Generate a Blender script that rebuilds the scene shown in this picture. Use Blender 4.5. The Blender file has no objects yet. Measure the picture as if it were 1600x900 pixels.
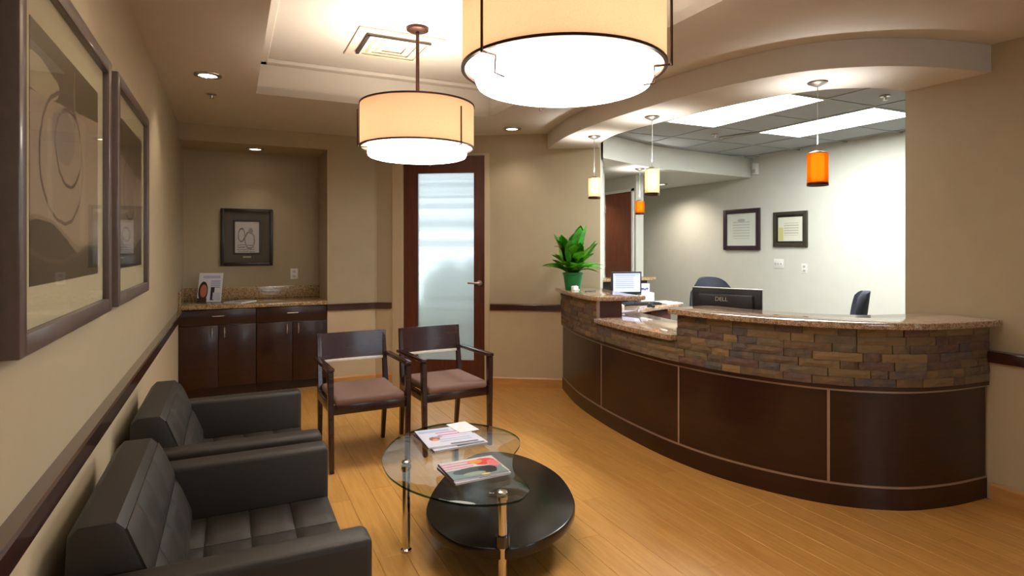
import bpy, bmesh, math, random
from mathutils import Vector, Matrix
random.seed(7)
SC = bpy.context.scene
COL = SC.collection
PI = math.pi

# ------------------------------------------------------------------ camera, world, exposure
cam_d = bpy.data.cameras.new('camera')
cam = bpy.data.objects.new('camera', cam_d); COL.objects.link(cam)
cam_d.sensor_width = 36.0; cam_d.lens = 36.0*920/1600
cam_d.shift_y = -65/1600; cam_d.clip_start = 0.02
cam.location = (0, 0, 1.48)
cam.rotation_euler = (PI/2, 0, -math.atan(440/920))
SC.camera = cam
w = bpy.data.worlds.new('sky'); SC.world = w; w.use_nodes = True
bg = w.node_tree.nodes['Background']; bg.inputs[0].default_value = (0.74, 0.87, 1.0, 1); bg.inputs[1].default_value = 5.0
SC.view_settings.view_transform = 'Standard'; SC.view_settings.look = 'None'
SC.view_settings.gamma = 1; SC.view_settings.use_curve_mapping = False
SC.view_settings.exposure = -0.06
SC.cycles.max_bounces = 8; SC.cycles.diffuse_bounces = 4; SC.cycles.transparent_max_bounces = 12
SC.cycles.sample_clamp_indirect = 4.0; SC.cycles.caustics_reflective = False; SC.cycles.caustics_refractive = False
WARM = (1.0, 0.88, 0.73)
SPOT_W = 18.0       # recessed downlights
BULB_W = 58.0       # bulb inside a drum pendant
DIFF_E = 12.0        # drum pendant diffuser emission
TROFF_E = 38.0      # fluorescent troffers

# ------------------------------------------------------------------ helpers
def s2l(c):
    return tuple(((x/255)/12.92 if x/255 <= .04045 else ((x/255+.055)/1.055)**2.4) for x in c)+(1,)

class NT:
    def __init__(self, name):
        self.m = bpy.data.materials.new(name); self.m.use_nodes = True
        self.t = self.m.node_tree; self.n = self.t.nodes; self.p = self.n['Principled BSDF']; self.out = self.n['Material Output']
    def add(self, typ, **kw):
        n = self.n.new(typ)
        for k, v in kw.items(): setattr(n, k, v)
        return n
    def link(self, a, b): self.t.links.new(a, b)
    def put(self, sock, v):
        if isinstance(v, bpy.types.NodeSocket): self.link(v, sock)
        else: sock.default_value = v
    def math(self, op, a, b=0.0):
        n = self.add('ShaderNodeMath', operation=op); self.put(n.inputs[0], a); self.put(n.inputs[1], b); return n.outputs[0]
    def mix(self, f, a, b):
        n = self.add('ShaderNodeMix', data_type='RGBA'); self.put(n.inputs[0], f); self.put(n.inputs[6], a); self.put(n.inputs[7], b); return n.outputs[2]
    def coord(self, which='Object', scale=None):
        c = self.add('ShaderNodeTexCoord').outputs[which]
        if scale:
            m = self.add('ShaderNodeMapping'); self.link(c, m.inputs[0]); m.inputs['Scale'].default_value = scale; c = m.outputs[0]
        return c
    def noise(self, co, scale, detail=4, rough=.55):
        n = self.add('ShaderNodeTexNoise'); self.link(co, n.inputs['Vector']); n.inputs['Scale'].default_value = scale
        n.inputs['Detail'].default_value = detail; n.inputs['Roughness'].default_value = rough; return n.outputs[0]
    def ramp(self, f, stops):
        r = self.add('ShaderNodeValToRGB'); self.link(f, r.inputs[0]); e = r.color_ramp.elements
        while len(e) < len(stops): e.new(.5)
        for i, (p, c) in enumerate(stops): e[i].position = p; e[i].color = c
        return r.outputs[0]
    def bump(self, h, strength=.2, dist=.01):
        b = self.add('ShaderNodeBump'); self.link(h, b.inputs['Height']); b.inputs['Strength'].default_value = strength
        b.inputs['Distance'].default_value = dist; self.link(b.outputs[0], self.p.inputs['Normal'])
    def base(self, c, rough=.5, metal=0, spec=None, coat=0):
        self.put(self.p.inputs['Base Color'], c); self.put(self.p.inputs['Roughness'], rough); self.p.inputs['Metallic'].default_value = metal
        if spec is not None: self.p.inputs['Specular IOR Level'].default_value = spec
        if coat: self.p.inputs['Coat Weight'].default_value = coat; self.p.inputs['Coat Roughness'].default_value = .1
        return self.m

def plain(name, rgb, rough=.5, metal=0, var=.06, scale=30, spec=None, bump=0, coat=0):
    t = NT(name); c = s2l(rgb); n = t.noise(t.coord(), scale)
    lo = tuple(x*(1-var) for x in c[:3])+(1,); hi = tuple(min(1, x*(1+var)) for x in c[:3])+(1,)
    if bump: t.bump(n, bump, .004)
    return t.base(t.ramp(n, [(.3, lo), (.7, hi)]), rough, metal, spec, coat)

def wood(name, dark, light, rough=.3, grain=(2, 30, 30), coat=0.0, random_tone=0.0):
    t = NT(name); co = t.coord('Object', grain)
    if random_tone:
        oi = t.add('ShaderNodeObjectInfo'); a = t.add('ShaderNodeVectorMath', operation='ADD'); t.link(co, a.inputs[0])
        cb = t.add('ShaderNodeCombineXYZ'); r9 = t.math('MULTIPLY', oi.outputs['Random'], 97.0)
        for i in range(3): t.link(r9, cb.inputs[i])
        t.link(cb.outputs[0], a.inputs[1]); co = a.outputs[0]
    n = t.noise(co, 1.6, 6, .6)
    c = t.ramp(n, [(.3, s2l(dark)), (.7, s2l(light))])
    if random_tone:
        h = t.add('ShaderNodeHueSaturation'); t.link(c, h.inputs['Color'])
        t.put(h.inputs['Value'], t.math('ADD', t.math('MULTIPLY', oi.outputs['Random'], random_tone), 1-random_tone/2)); c = h.outputs[0]
    return t.base(c, rough, coat=coat)

def granite(name, cols, rough=.07):
    t = NT(name); co = t.coord()
    v = t.add('ShaderNodeTexVoronoi'); t.link(co, v.inputs['Vector']); v.inputs['Scale'].default_value = 210
    n = t.noise(co, 40, 6, .7); sc = t.add('ShaderNodeSeparateColor'); t.link(v.outputs['Color'], sc.inputs[0])
    f = t.math('ADD', t.math('MULTIPLY', n, .7), t.math('MULTIPLY', sc.outputs[0], .3))
    return t.base(t.ramp(f, [(.30, s2l(cols[0])), (.42, s2l(cols[1])), (.55, s2l(cols[2])), (.72, s2l(cols[3]))]), rough, coat=.6)

def emit(name, rgb, strength):
    t = NT(name); t.p.inputs['Base Color'].default_value = (*rgb, 1); t.p.inputs['Emission Color'].default_value = (*rgb, 1)
    t.p.inputs['Emission Strength'].default_value = strength; return t.m

def glassy(name, tint=(.93, .97, .95), edge=None, refl=.45):
    t = NT(name); lw = t.add('ShaderNodeLayerWeight'); lw.inputs[0].default_value = .5; fac = t.math('ADD', .02, t.math('MULTIPLY', t.math('POWER', lw.outputs['Facing'], 4.0), refl))
    tr = t.add('ShaderNodeBsdfTransparent'); tr.inputs[0].default_value = (*tint, 1)
    if edge:
        g = t.add('ShaderNodeNewGeometry'); sx = t.add('ShaderNodeSeparateXYZ'); t.link(g.outputs['Normal'], sx.inputs[0])
        side = t.math('LESS_THAN', t.math('ABSOLUTE', sx.outputs[2]), .6)
        t.link(t.mix(side, (*tint, 1), (*edge, 1)), tr.inputs[0])
    gl = t.add('ShaderNodeBsdfGlossy'); gl.inputs['Roughness'].default_value = .02
    mx = t.add('ShaderNodeMixShader'); t.link(fac, mx.inputs[0]); t.link(tr.outputs[0], mx.inputs[1]); t.link(gl.outputs[0], mx.inputs[2])
    t.link(mx.outputs[0], t.out.inputs[0]); return t.m

def printed(name, base, shapes, ax=(0, 1), rough=.35, emission=0, wob=0):
    """flat print laid out on the Generated box of the sheet; shapes painted in order"""
    t = NT(name); g = t.coord('Generated'); sp = t.add('ShaderNodeSeparateXYZ')
    if wob:
        nz = t.add('ShaderNodeTexNoise'); t.link(g, nz.inputs['Vector']); nz.inputs['Scale'].default_value = 6
        ms = t.add('ShaderNodeVectorMath', operation='SCALE'); t.link(nz.outputs['Color'], ms.inputs[0]); ms.inputs['Scale'].default_value = wob
        ad = t.add('ShaderNodeVectorMath', operation='ADD'); t.link(g, ad.inputs[0]); t.link(ms.outputs[0], ad.inputs[1]); g = ad.outputs[0]
    t.link(g, sp.inputs[0]); X, Y = sp.outputs[ax[0]], sp.outputs[ax[1]]
    c = s2l(base)
    for s in shapes:
        k, cx, cy, rx, ry, col = s[:6]; dx = t.math('SUBTRACT', X, cx); dy = t.math('SUBTRACT', Y, cy)
        if k == 'rect':
            m = t.math('MULTIPLY', t.math('LESS_THAN', t.math('ABSOLUTE', dx), rx), t.math('LESS_THAN', t.math('ABSOLUTE', dy), ry))
        elif k in ('ell', 'ring'):
            q = t.math('SQRT', t.math('ADD', t.math('POWER', t.math('DIVIDE', t.math('ABSOLUTE', dx), rx), 2), t.math('POWER', t.math('DIVIDE', t.math('ABSOLUTE', dy), ry), 2)))
            m = t.math('LESS_THAN', q, 1) if k == 'ell' else t.math('LESS_THAN', t.math('ABSOLUTE', t.math('SUBTRACT', q, 1)), s[6])
        elif k == 'wave':   # below cy + ry*sin(rx*x + phase)
            m = t.math('LESS_THAN', dy, t.math('MULTIPLY', t.math('SINE', t.math('ADD', t.math('MULTIPLY', X, rx), s[6])), ry))
        elif k == 'above':  # above cy + rx*x
            m = t.math('GREATER_THAN', dy, t.math('MULTIPLY', dx, rx))
        elif k == 'lines':  # text-like lines: rows inside rect
            m = t.math('MULTIPLY', t.math('LESS_THAN', t.math('ABSOLUTE', dx), rx), t.math('LESS_THAN', t.math('ABSOLUTE', dy), ry))
            m = t.math('MULTIPLY', m, t.math('GREATER_THAN', t.math('SINE', t.math('MULTIPLY', Y, s[6])), .25))
        a = s[-1] if isinstance(s[-1], str) is False and len(s) > 7 else 1.0
        c = t.mix(t.math('MULTIPLY', m, a), c, s2l(col))
    t.put(t.p.inputs['Base Color'], c); t.p.inputs['Roughness'].default_value = rough
    if emission:
        t.put(t.p.inputs['Emission Color'], c); t.p.inputs['Emission Strength'].default_value = emission
    return t.m

class MB:
    def __init__(self): self.bm = bmesh.new()
    def merge(self, b):
        me = bpy.data.meshes.new('tmp'); b.to_mesh(me); b.free(); self.bm.from_mesh(me); bpy.data.meshes.remove(me); return self
    def box(self, a, b, bevel=0, seg=2, M=None):
        q = bmesh.new(); bmesh.ops.create_cube(q, size=1)
        c = [(a[i]+b[i])/2 for i in range(3)]; s = [abs(b[i]-a[i]) for i in range(3)]
        for v in q.verts: v.co = Vector((v.co.x*s[0], v.co.y*s[1], v.co.z*s[2]))
        if bevel: bmesh.ops.bevel(q, geom=q.edges[:], offset=min(bevel, min(s)*.49), segments=seg, affect='EDGES', profile=.5)
        for v in q.verts: v.co += Vector(c)
        if M: bmesh.ops.transform(q, matrix=M, verts=q.verts)
        return self.merge(q)
    def cyl(self, p, r, h, r2=None, n=24, M=None, cap=True):
        q = bmesh.new(); bmesh.ops.create_cone(q, cap_ends=cap, segments=n, radius1=r, radius2=r if r2 is None else r2, depth=h)
        bmesh.ops.translate(q, vec=Vector(p)+Vector((0, 0, h/2)), verts=q.verts)
        if M: bmesh.ops.transform(q, matrix=M, verts=q.verts)
        return self.merge(q)
    def lathe(self, prof, n=32, c=(0, 0), M=None, close=False):
        q = bmesh.new(); rings = []
        for r, z in prof: rings.append([q.verts.new((c[0]+r*math.cos(2*PI*i/n), c[1]+r*math.sin(2*PI*i/n), z)) for i in range(n)])
        rr = rings+[rings[0]] if close else rings
        for a, b in zip(rr, rr[1:]):
            for i in range(n): q.faces.new((a[i], a[(i+1) % n], b[(i+1) % n], b[i]))
        if not close:
            if prof[0][0] > 1e-4: q.faces.new(rings[0][::-1])
            if prof[-1][0] > 1e-4: q.faces.new(rings[-1])
        bmesh.ops.remove_doubles(q, verts=q.verts, dist=1e-5)
        bmesh.ops.recalc_face_normals(q, faces=q.faces)
        if M: bmesh.ops.transform(q, matrix=M, verts=q.verts)
        return self.merge(q)
    def prism(self, poly, z0, z1, bevel=0, seg=2, M=None):
        q = bmesh.new()
        lo = [q.verts.new((x, y, z0)) for x, y in poly]; hi = [q.verts.new((x, y, z1)) for x, y in poly]
        fb = q.faces.new(lo[::-1]); ft = q.faces.new(hi); n = len(poly)
        for i in range(n): q.faces.new((lo[i], lo[(i+1) % n], hi[(i+1) % n], hi[i]))
        bmesh.ops.recalc_face_normals(q, faces=q.faces)
        if bevel:
            ed = [e for e in q.edges if abs(e.verts[0].co.z-e.verts[1].co.z) < 1e-6]
            bmesh.ops.bevel(q, geom=ed, offset=bevel, segments=seg, affect='EDGES', profile=.5)
        if len(poly) > 4: bmesh.ops.triangulate(q, faces=[f for f in q.faces if len(f.verts) > 4])
        if M: bmesh.ops.transform(q, matrix=M, verts=q.verts)
        return self.merge(q)
    def tube(self, pts, r, n=10):
        q = bmesh.new(); pts = [Vector(p) for p in pts]; rings = []
        rs = r if isinstance(r, (list, tuple)) else [r]*len(pts)
        for i, p in enumerate(pts):
            d = (pts[min(i+1, len(pts)-1)]-pts[max(i-1, 0)]).normalized()
            a = d.cross(Vector((0, 0, 1)) if abs(d.z) < .9 else Vector((1, 0, 0))).normalized(); b = d.cross(a)
            rings.append([q.verts.new(p+(a*math.cos(2*PI*k/n)+b*math.sin(2*PI*k/n))*rs[i]) for k in range(n)])
        for A_, B_ in zip(rings, rings[1:]):
            for k in range(n): q.faces.new((A_[k], A_[(k+1) % n], B_[(k+1) % n], B_[k]))
        q.faces.new(rings[0][::-1]); q.faces.new(rings[-1]); bmesh.ops.recalc_face_normals(q, faces=q.faces)
        return self.merge(q)
    def beam(self, p0, p1, s0, s1, bevel=.004):
        """tapered rectangular bar from p0 to p1; s = (half width along x, half depth along y)"""
        q = bmesh.new(); R = []
        for p, s in ((p0, s0), (p1, s1)):
            R.append([q.verts.new((p[0]+sx*s[0], p[1]+sy*s[1], p[2])) for sx, sy in ((-1, -1), (1, -1), (1, 1), (-1, 1))])
        q.faces.new(R[0][::-1]); q.faces.new(R[1])
        for i in range(4): q.faces.new((R[0][i], R[0][(i+1) % 4], R[1][(i+1) % 4], R[1][i]))
        if bevel: bmesh.ops.bevel(q, geom=q.edges[:], offset=bevel, segments=1, affect='EDGES')
        return self.merge(q)
    def puff(self, w, d, t, M=None, n=8, base=0.0):
        """a pillowed pad w x d, edge height base, middle height base+t"""
        q = bmesh.new(); G = []
        for i in range(n+1):
            row = []
            for j in range(n+1):
                u, v = 2*i/n-1, 2*j/n-1
                row.append(q.verts.new((u*w/2, v*d/2, base+t*((1-u**4)*(1-v**4))**.5)))
            G.append(row)
        for i in range(n):
            for j in range(n): q.faces.new((G[i][j], G[i+1][j], G[i+1][j+1], G[i][j+1]))
        lo = [q.verts.new((sx*w/2, sy*d/2, -.004)) for sx, sy in ((-1, -1), (1, -1), (1, 1), (-1, 1))]
        q.faces.new(lo[::-1])
        sides = [[G[i][0] for i in range(n+1)], [G[n][j] for j in range(n+1)], [G[n-i][n] for i in range(n+1)], [G[0][n-j] for j in range(n+1)]]
        for k, s in enumerate(sides): q.faces.new([lo[k], lo[(k+1) % 4]]+s[::-1])
        bmesh.ops.recalc_face_normals(q, faces=q.faces)
        if M: bmesh.ops.transform(q, matrix=M, verts=q.verts)
        return self.merge(q)
    def mesh(self, name, mat=None, smooth=True, angle=35):
        me = bpy.data.meshes.new(name); self.bm.to_mesh(me); self.bm.free()
        if mat: me.materials.append(mat)
        if smooth and me.polygons:
            me.polygons.foreach_set('use_smooth', [True]*len(me.polygons)); me.set_sharp_from_angle(angle=math.radians(angle))
        return me
    def build(self, name, mat, parent=None, loc=None, smooth=True, angle=35):
        return link(name, self.mesh(name, mat, smooth, angle), parent, loc)

def link(name, me, parent=None, loc=None, M=None):
    o = bpy.data.objects.new(name, me); COL.objects.link(o); o.parent = parent
    if loc: o.location = loc
    if M: o.matrix_local = M
    return o
def tag(o, label, cat, group=None, kind=None):
    o['label'] = label; o['category'] = cat
    if group: o['group'] = group
    if kind: o['kind'] = kind
    return o
def thing(name, label, cat, loc=(0, 0, 0), rz=0, group=None):
    o = bpy.data.objects.new(name, None); COL.objects.link(o); o.location = loc; o.rotation_euler = (0, 0, rz); o.empty_display_size = .1
    return tag(o, label, cat, group)
def struct(name, mb, mat, label=None, parent=None):
    o = mb.build(name, mat, parent, smooth=False)
    if parent is None: o['kind'] = 'structure'
    if label: o['label'] = label
    return o
def copy_tree(o, parent=None):
    c = o.copy(); COL.objects.link(c); c.parent = parent
    for ch in list(o.children): copy_tree(ch, c)
    return c
def RZ(a, p=(0, 0, 0)): return Matrix.Translation(p) @ Matrix.Rotation(a, 4, 'Z')
def smooth_curve(P, n=12, closed=False):
    P = [Vector(p) for p in P]; out = []; N = len(P)
    for i in range(N if closed else N-1):
        g = (lambda k: P[k % N]) if closed else (lambda k: P[max(0, min(N-1, k))])
        p0, p1, p2, p3 = g(i-1), g(i), g(i+1), g(i+2)
        for k in range(n):
            t = k/n
            out.append(.5*((2*p1)+(p2-p0)*t+(2*p0-5*p1+4*p2-p3)*t*t+(3*p1-p0-3*p2+p3)*t**3))
    if not closed: out.append(P[-1])
    return out
class Path:
    def __init__(self, P):
        self.p = smooth_curve(P, 16); self.s = [0]
        for a, b in zip(self.p, self.p[1:]): self.s.append(self.s[-1]+(b-a).length)
        self.L = self.s[-1]
    def at(self, s, off=0):
        s = max(0, min(self.L, s)); i = 0
        while i < len(self.s)-2 and self.s[i+1] < s: i += 1
        a, b = self.p[i], self.p[i+1]; f = (s-self.s[i])/max(1e-9, self.s[i+1]-self.s[i])
        q = a.lerp(b, f); j0, j1 = max(0, i-3), min(len(self.p)-1, i+4); t = (self.p[j1]-self.p[j0]).normalized()
        return Vector((min(q.x+t.y*off, 4.016), q.y-t.x*off)), t
    def near(self, x, y): return min(zip(self.p, self.s), key=lambda k: (k[0]-Vector((x, y))).length)[1]
    def strip(self, s0, s1, off, n=None):
        n = n or max(3, int((s1-s0)/.04)); return [self.at(s0+(s1-s0)*i/n, off)[0] for i in range(n+1)]
    def poly(self, s0, s1, o0, o1): return [tuple(p) for p in self.strip(s0, s1, o0)]+[tuple(p) for p in self.strip(max(s0, .03-o1*.9), s1, o1)][::-1]

# ------------------------------------------------------------------ materials
PAINT = plain('beige_wall_paint', (173, 159, 132), .65, var=.02, scale=8)
PAINT_LOW = plain('light_beige_wall_paint', (196, 179, 148), .6, var=.02, scale=8)
CEIL = plain('cream_ceiling_paint', (203, 197, 188), .7, var=.02, scale=6)
WHITEW = plain('pale_reception_paint', (208, 207, 197), .6, var=.02, scale=6)
MAHOG = wood('mahogany_veneer', (36, 14, 8), (54, 22, 13), .32, (3, 3, 26), coat=.15)
MAHOG_RAIL = wood('mahogany_rail', (48, 18, 16), (66, 28, 22), .25, (3, 3, 30), coat=1.0)
DOORW = wood('reddish_door_wood', (74, 32, 20), (98, 46, 28), .35, (20, 20, 2))
BROWNDOOR = wood('brown_door_wood', (112, 60, 40), (134, 76, 52), .4, (20, 20, 2))
MAPLE = wood('maple_plank', (198, 142, 70), (220, 166, 92), .34, (26, 2.0, 10), random_tone=.10)
MAPLE_TRIM = wood('maple_baseboard', (186, 136, 76), (204, 154, 90), .35, (3, 3, 20))
LEATHER = plain('dark_brown_leather', (42, 36, 31), .5, var=.12, scale=180, bump=.12)
CHAIRW = wood('dark_espresso_wood', (38, 16, 14), (58, 27, 23), .25, (3, 3, 24), coat=.3)
SEATF = plain('mauve_brown_fabric', (128, 100, 90), .9, var=.1, scale=260, bump=.2)
CHROME = plain('polished_chrome', (215, 212, 208), .12, 1, var=.01)
SATIN = plain('brushed_aluminium', (196, 184, 176), .3, 1, var=.03)
STRIPM = plain('satin_metal_trim', (176, 158, 148), .4, .6, var=.03)
BLACKT = plain('black_lacquered_table', (24, 21, 20), .22, var=.1)
BRONZE = plain('dark_bronze_metal', (66, 42, 34), .4, .7, var=.1)
BLACKP = plain('black_plastic', (26, 27, 32), .4, var=.06)
FABRICB = plain('blue_black_fabric', (44, 48, 62), .85, var=.12, scale=240, bump=.15)
WHITEP = plain('white_plastic', (232, 230, 224), .45, var=.02)
PAPER = plain('white_paper', (240, 240, 244), .6, var=.02)
GREYW = plain('grey_metal_trim', (190, 186, 180), .4, .3)
GRAN = granite('brown_speckled_granite', [(106, 78, 60), (146, 114, 90), (176, 148, 124), (206, 186, 164)])
GRAN2 = granite('gold_speckled_granite', [(80, 58, 36), (140, 110, 74), (178, 150, 108), (212, 190, 152)], .2)
TILE = plain('white_ceiling_tile', (160, 162, 162), .85, var=.05, scale=140, bump=.15)
GLASS = glassy('clear_pane_glass', (.97, .98, .97))
TGLASS = glassy('table_glass', (.93, .96, .945), (.10, .22, .18), .8)

# ------------------------------------------------------------------ the shell
XL, XR, YB, YF, ZC, ZT = -.45, 4.02, 6.43, -2.6, 2.66, 2.92
NX, NYB = .92, 7.07                        # niche right side and back
A = Vector((1.43, 6.43)); D = Vector((.839, -.545)).normalized(); N = Vector((-D.y, D.x))   # angled door wall, N points out of the room
def dw(s, off=0): p = A+D*s+N*off; return (p.x, p.y)
def dseg(mb, s0, s1, o0, o1, z0, z1, bevel=0): return mb.prism([dw(s0, o0), dw(s1, o0), dw(s1, o1), dw(s0, o1)], z0, z1, bevel)
DS0, DS1, DL = .19, 1.256, 2.42            # door opening along the wall, wall length

RAILZ = .86
def wall(name, segs, mat, low=None):
    mb = MB()
    for f in segs: f(mb)
    return struct(name, mb, mat)
struct('wall_left', MB().box((XL-.12, YF-.12, 0), (XL, NYB+.12, 3.05)), PAINT, 'beige wall carrying two large framed artworks')
mb = MB().box((NX, YB, 0), (A.x, NYB+.12, ZC)).box((XL, NYB, 0), (NX, NYB+.12, ZC)).box((XL, YB, 2.5), (NX, NYB, ZC))
struct('wall_back', mb, PAINT, 'beige back wall with recessed cabinet niche')
mb = MB(); dseg(mb, 0, DS0, 0, .14, 0, ZC); dseg(mb, DS1, DL, 0, .14, 0, ZC); dseg(mb, DS0, DS1, 0, .14, 2.47, ZC)
mb.prism([(A.x-.02, A.y+.001), dw(.01), dw(.01, .14), (A.x-.02, A.y+.3)], 0, ZC)
struct('wall_angled', mb, PAINT, 'beige angled wall holding the glass door')
SY0, SY1, SZ0, SZ1 = -2.1, -.8, .1, 2.2
struct('wall_right', MB().box((XR, YF-.12, 0), (XR+.13, SY0, ZC+.02)).box((XR, SY1, 0), (XR+.13, 2.387, ZC+.02)).box((XR, SY0, 0), (XR+.13, SY1, SZ0)).box((XR, SY0, SZ1), (XR+.13, SY1, ZC+.02)), PAINT, 'beige wall at the right end of the reception desk')
WX0, WX1, WZ0, WZ1 = 1.2, 2.6, .85, 2.1
struct('wall_front', MB().box((XL, YF-.12, 0), (WX0, YF, 3.05)).box((WX1, YF-.12, 0), (XR, YF, 3.05)).box((WX0, YF-.12, 0), (WX1, YF, WZ0)).box((WX0, YF-.12, WZ1), (WX1, YF, 3.05)), PAINT, 'beige wall behind the viewer')
mb = MB()
for a, b in (((WX0, WZ0), (WX0+.05, WZ1)), ((WX1-.05, WZ0), (WX1, WZ1)), ((WX0, WZ0), (WX1, WZ0+.05)), ((WX0, WZ1-.05), (WX1, WZ1)), ((1.88, WZ0), (1.92, WZ1))): mb.box((a[0], YF-.09, a[1]), (b[0], YF-.04, b[1]))
win = struct('window_1', mb, WHITEP, 'white framed window behind the viewer')
for a, b in ((WX0+.05, 1.88), (1.92, WX1-.05)): MB().box((a, YF-.068, WZ0+.05), (b, YF-.062, WZ1-.05)).build('pane', GLASS, win, smooth=False)
mb = MB()
for a, b in (((SY0, SZ0), (SY0+.05, SZ1)), ((SY1-.05, SZ0), (SY1, SZ1)), ((SY0, SZ0), (SY1, SZ0+.05)), ((SY0, SZ1-.05), (SY1, SZ1)), ((-1.47, SZ0), (-1.43, SZ1))): mb.box((XR+.04, a[0], a[1]), (XR+.09, b[0], b[1]))
win2 = struct('window_2', mb, WHITEP, 'tall glazed opening in the side wall behind the viewer')
for a, b in ((SY0+.05, -1.47), (-1.43, SY1-.05)): MB().box((XR+.062, a, SZ0+.05), (XR+.068, b, SZ1-.05)).build('pane', GLASS, win2, smooth=False)
# reception walls
RX = 6.3
struct('wall_reception', MB().box((RX, .9, 0), (RX+.12, 9.1, 3.0)), WHITEW, 'pale wall behind the reception desk with two framed certificates')
struct('wall_reception_front', MB().box((XR+.13, .8, 0), (RX+.12, .9, 3.0)), WHITEW)
struct('wall_reception_back', MB().box((3.9, 9.0, 0), (RX, 9.12, 3.0)), WHITEW)
mb = MB().prism([dw(DL, .0), (3.62, 5.30), (3.62, 5.72), (3.93, 5.72), (3.93, 9.1), (3.79, 9.1), (3.79, 5.86), (3.48, 5.86), dw(DL, .14)], 0, ZC)
struct('wall_corridor', mb, WHITEW, 'pale corridor wall beyond the angled wall')
mb = MB().box((4.71, 6.15, 0), (4.83, 6.22, 2.4)).box((4.71, 6.84, 0), (4.83, 9.0, 2.4)).box((4.71, 6.22, 2.2), (4.83, 6.84, 2.4))
struct('wall_closet', mb, WHITEW, 'short pale wall with the brown door')

# lighter paint below the chair rails
struct('wall_wainscot_left', MB().box((XL, YF, 0), (XL+.002, YB, .81)), PAINT_LOW)
mb = MB().box((NX, YB-.002, 0), (A.x, YB, .81)); dseg(mb, .003, DS0, -.002, 0, 0, .81)
struct('wall_wainscot_back', mb, PAINT_LOW)
mb = MB(); dseg(mb, DS1, 2.03, -.002, 0, 0, .81); struct('wall_wainscot_angled', mb, PAINT_LOW)
struct('wall_wainscot_right', MB().box((XR-.002, SY1+.02, 0), (XR, 1.92, .81)), PAINT_LOW)
# ceiling: front room with a rectangular tray
TX0, TX1, TY0, TY1 = .177, 2.13, -1.2, 4.95
mb = MB()
for a, b in (((XL, YF), (TX0, NYB+.1)), ((TX0, TY1), (TX1, 6.9)), ((TX0, YF), (TX1, TY0)), ((TX1, YF), (3.0, 6.3)), ((3.0, YF), (3.3, 2.4)), ((3.3, YF), (XR+.1, 2.2))):
    mb.box((a[0], a[1], ZC), (b[0], b[1], ZC+.06))
ceil = struct('ceiling', mb, CEIL, 'cream ceiling with a recessed rectangular tray')
mb = MB().box((TX0-.06, TY0-.06, ZT), (TX1+.06, TY1+.06, ZT+.06))
for a, b in (((TX0-.05, TY0-.05), (TX0, TY1+.05)), ((TX1, TY0-.05), (TX1+.05, TY1+.05)), ((TX0, TY1), (TX1, TY1+.05)), ((TX0, TY0-.05), (TX1, TY0))):
    mb.box((a[0], a[1], ZC+.001), (b[0], b[1], ZT))
struct('ceiling_tray', mb, CEIL, 'raised tray of the ceiling lit by the drum pendants')
mb = MB()
for a, b in (((TX0, TY0), (TX0+.08, TY1)), ((TX1-.08, TY0), (TX1, TY1)), ((TX0, TY1-.08), (TX1, TY1)), ((TX0, TY0), (TX1, TY0+.08))):
    mb.box((a[0], a[1], ZT-.03), (b[0], b[1], ZT), .006)
struct('trim_1', mb, CEIL, 'narrow crown strip around the ceiling tray')

# curved reception counter line (front face), from the angled wall round to the right wall
CNT = Path([(3.13, 5.325), (2.93, 4.72), (2.82, 4.15), (2.77, 3.6), (2.775, 3.15), (2.86, 2.73), (3.07, 2.31), (3.36, 2.055), (3.68, 1.955), (XR, 1.925)])
# soffit above it
outer = smooth_curve([(3.0, 5.41), (2.86, 4.92), (2.78, 4.5), (2.745, 4.0), (2.755, 3.5), (2.78, 3.1), (2.86, 2.72), (3.01, 2.37), (3.28, 2.13), (3.62, 1.985), (XR, 1.9)], 8)
inner = smooth_curve([(3.45, 5.12), (3.3, 4.88), (3.17, 4.4), (3.2, 3.8), (3.27, 3.2), (3.42, 2.68), (3.68, 2.44), (XR, 2.37)], 8)
struct('soffit', MB().prism([tuple(p) for p in outer]+[tuple(p) for p in inner][::-1], 2.5, ZC-.001), CEIL, 'curved soffit following the reception desk')
fs = smooth_curve([(3.50, 5.12), (3.75, 5.22), (4.07, 5.36), (4.475, 5.50), (5.1, 5.6), (5.757, 5.67), (RX, 5.73)], 6)
struct('soffit_corridor', MB().prism([tuple(p) for p in fs]+[(RX, 9.0), (3.93, 9.0), (3.93, 5.72), (3.62, 5.72), (3.62, 5.3)], 2.4, ZC-.001), WHITEW, 'lower pale curved soffit over the corridor behind the desk')

# drop ceiling of lay-in tiles over the reception
g = .61; gx0, gy0 = 3.70, 3.17
dc = struct('drop_ceiling', MB().box((3.0, .9, ZC+.07), (RX+.1, 6.2, ZC+.12)).box((3.0, 2.2, ZC+.02), (RX, 5.6, ZC+.03)).box((XR+.13, .9, ZC+.02), (RX, 2.2, ZC+.03)), TILE, 'drop ceiling of square tiles above the reception desk')
mb = MB()
for i in range(-2, 6):
    x = gx0+i*g
    if 3.0 < x < RX: mb.box((x-.012, 2.3 if x < XR+.1 else .9, ZC-.002), (x+.012, 5.7, ZC+.012))
for j in range(-4, 6):
    y = gy0+j*g
    if .9 < y < 5.7: mb.box((3.02 if y > 2.35 else XR+.13, y-.012, ZC-.0015), (RX, y+.012, ZC+.0115))
mb.build('ceiling_grid', plain('grey_ceiling_grid', (150, 152, 152), .6), dc, smooth=False)
tile_me = MB().box((-g/2+.01, -g/2+.01, 0), (g/2-.01, g/2-.01, .016), .004, 1).mesh('tile', TILE)
TROFF = [(0, 0), (2, 0)]
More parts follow.
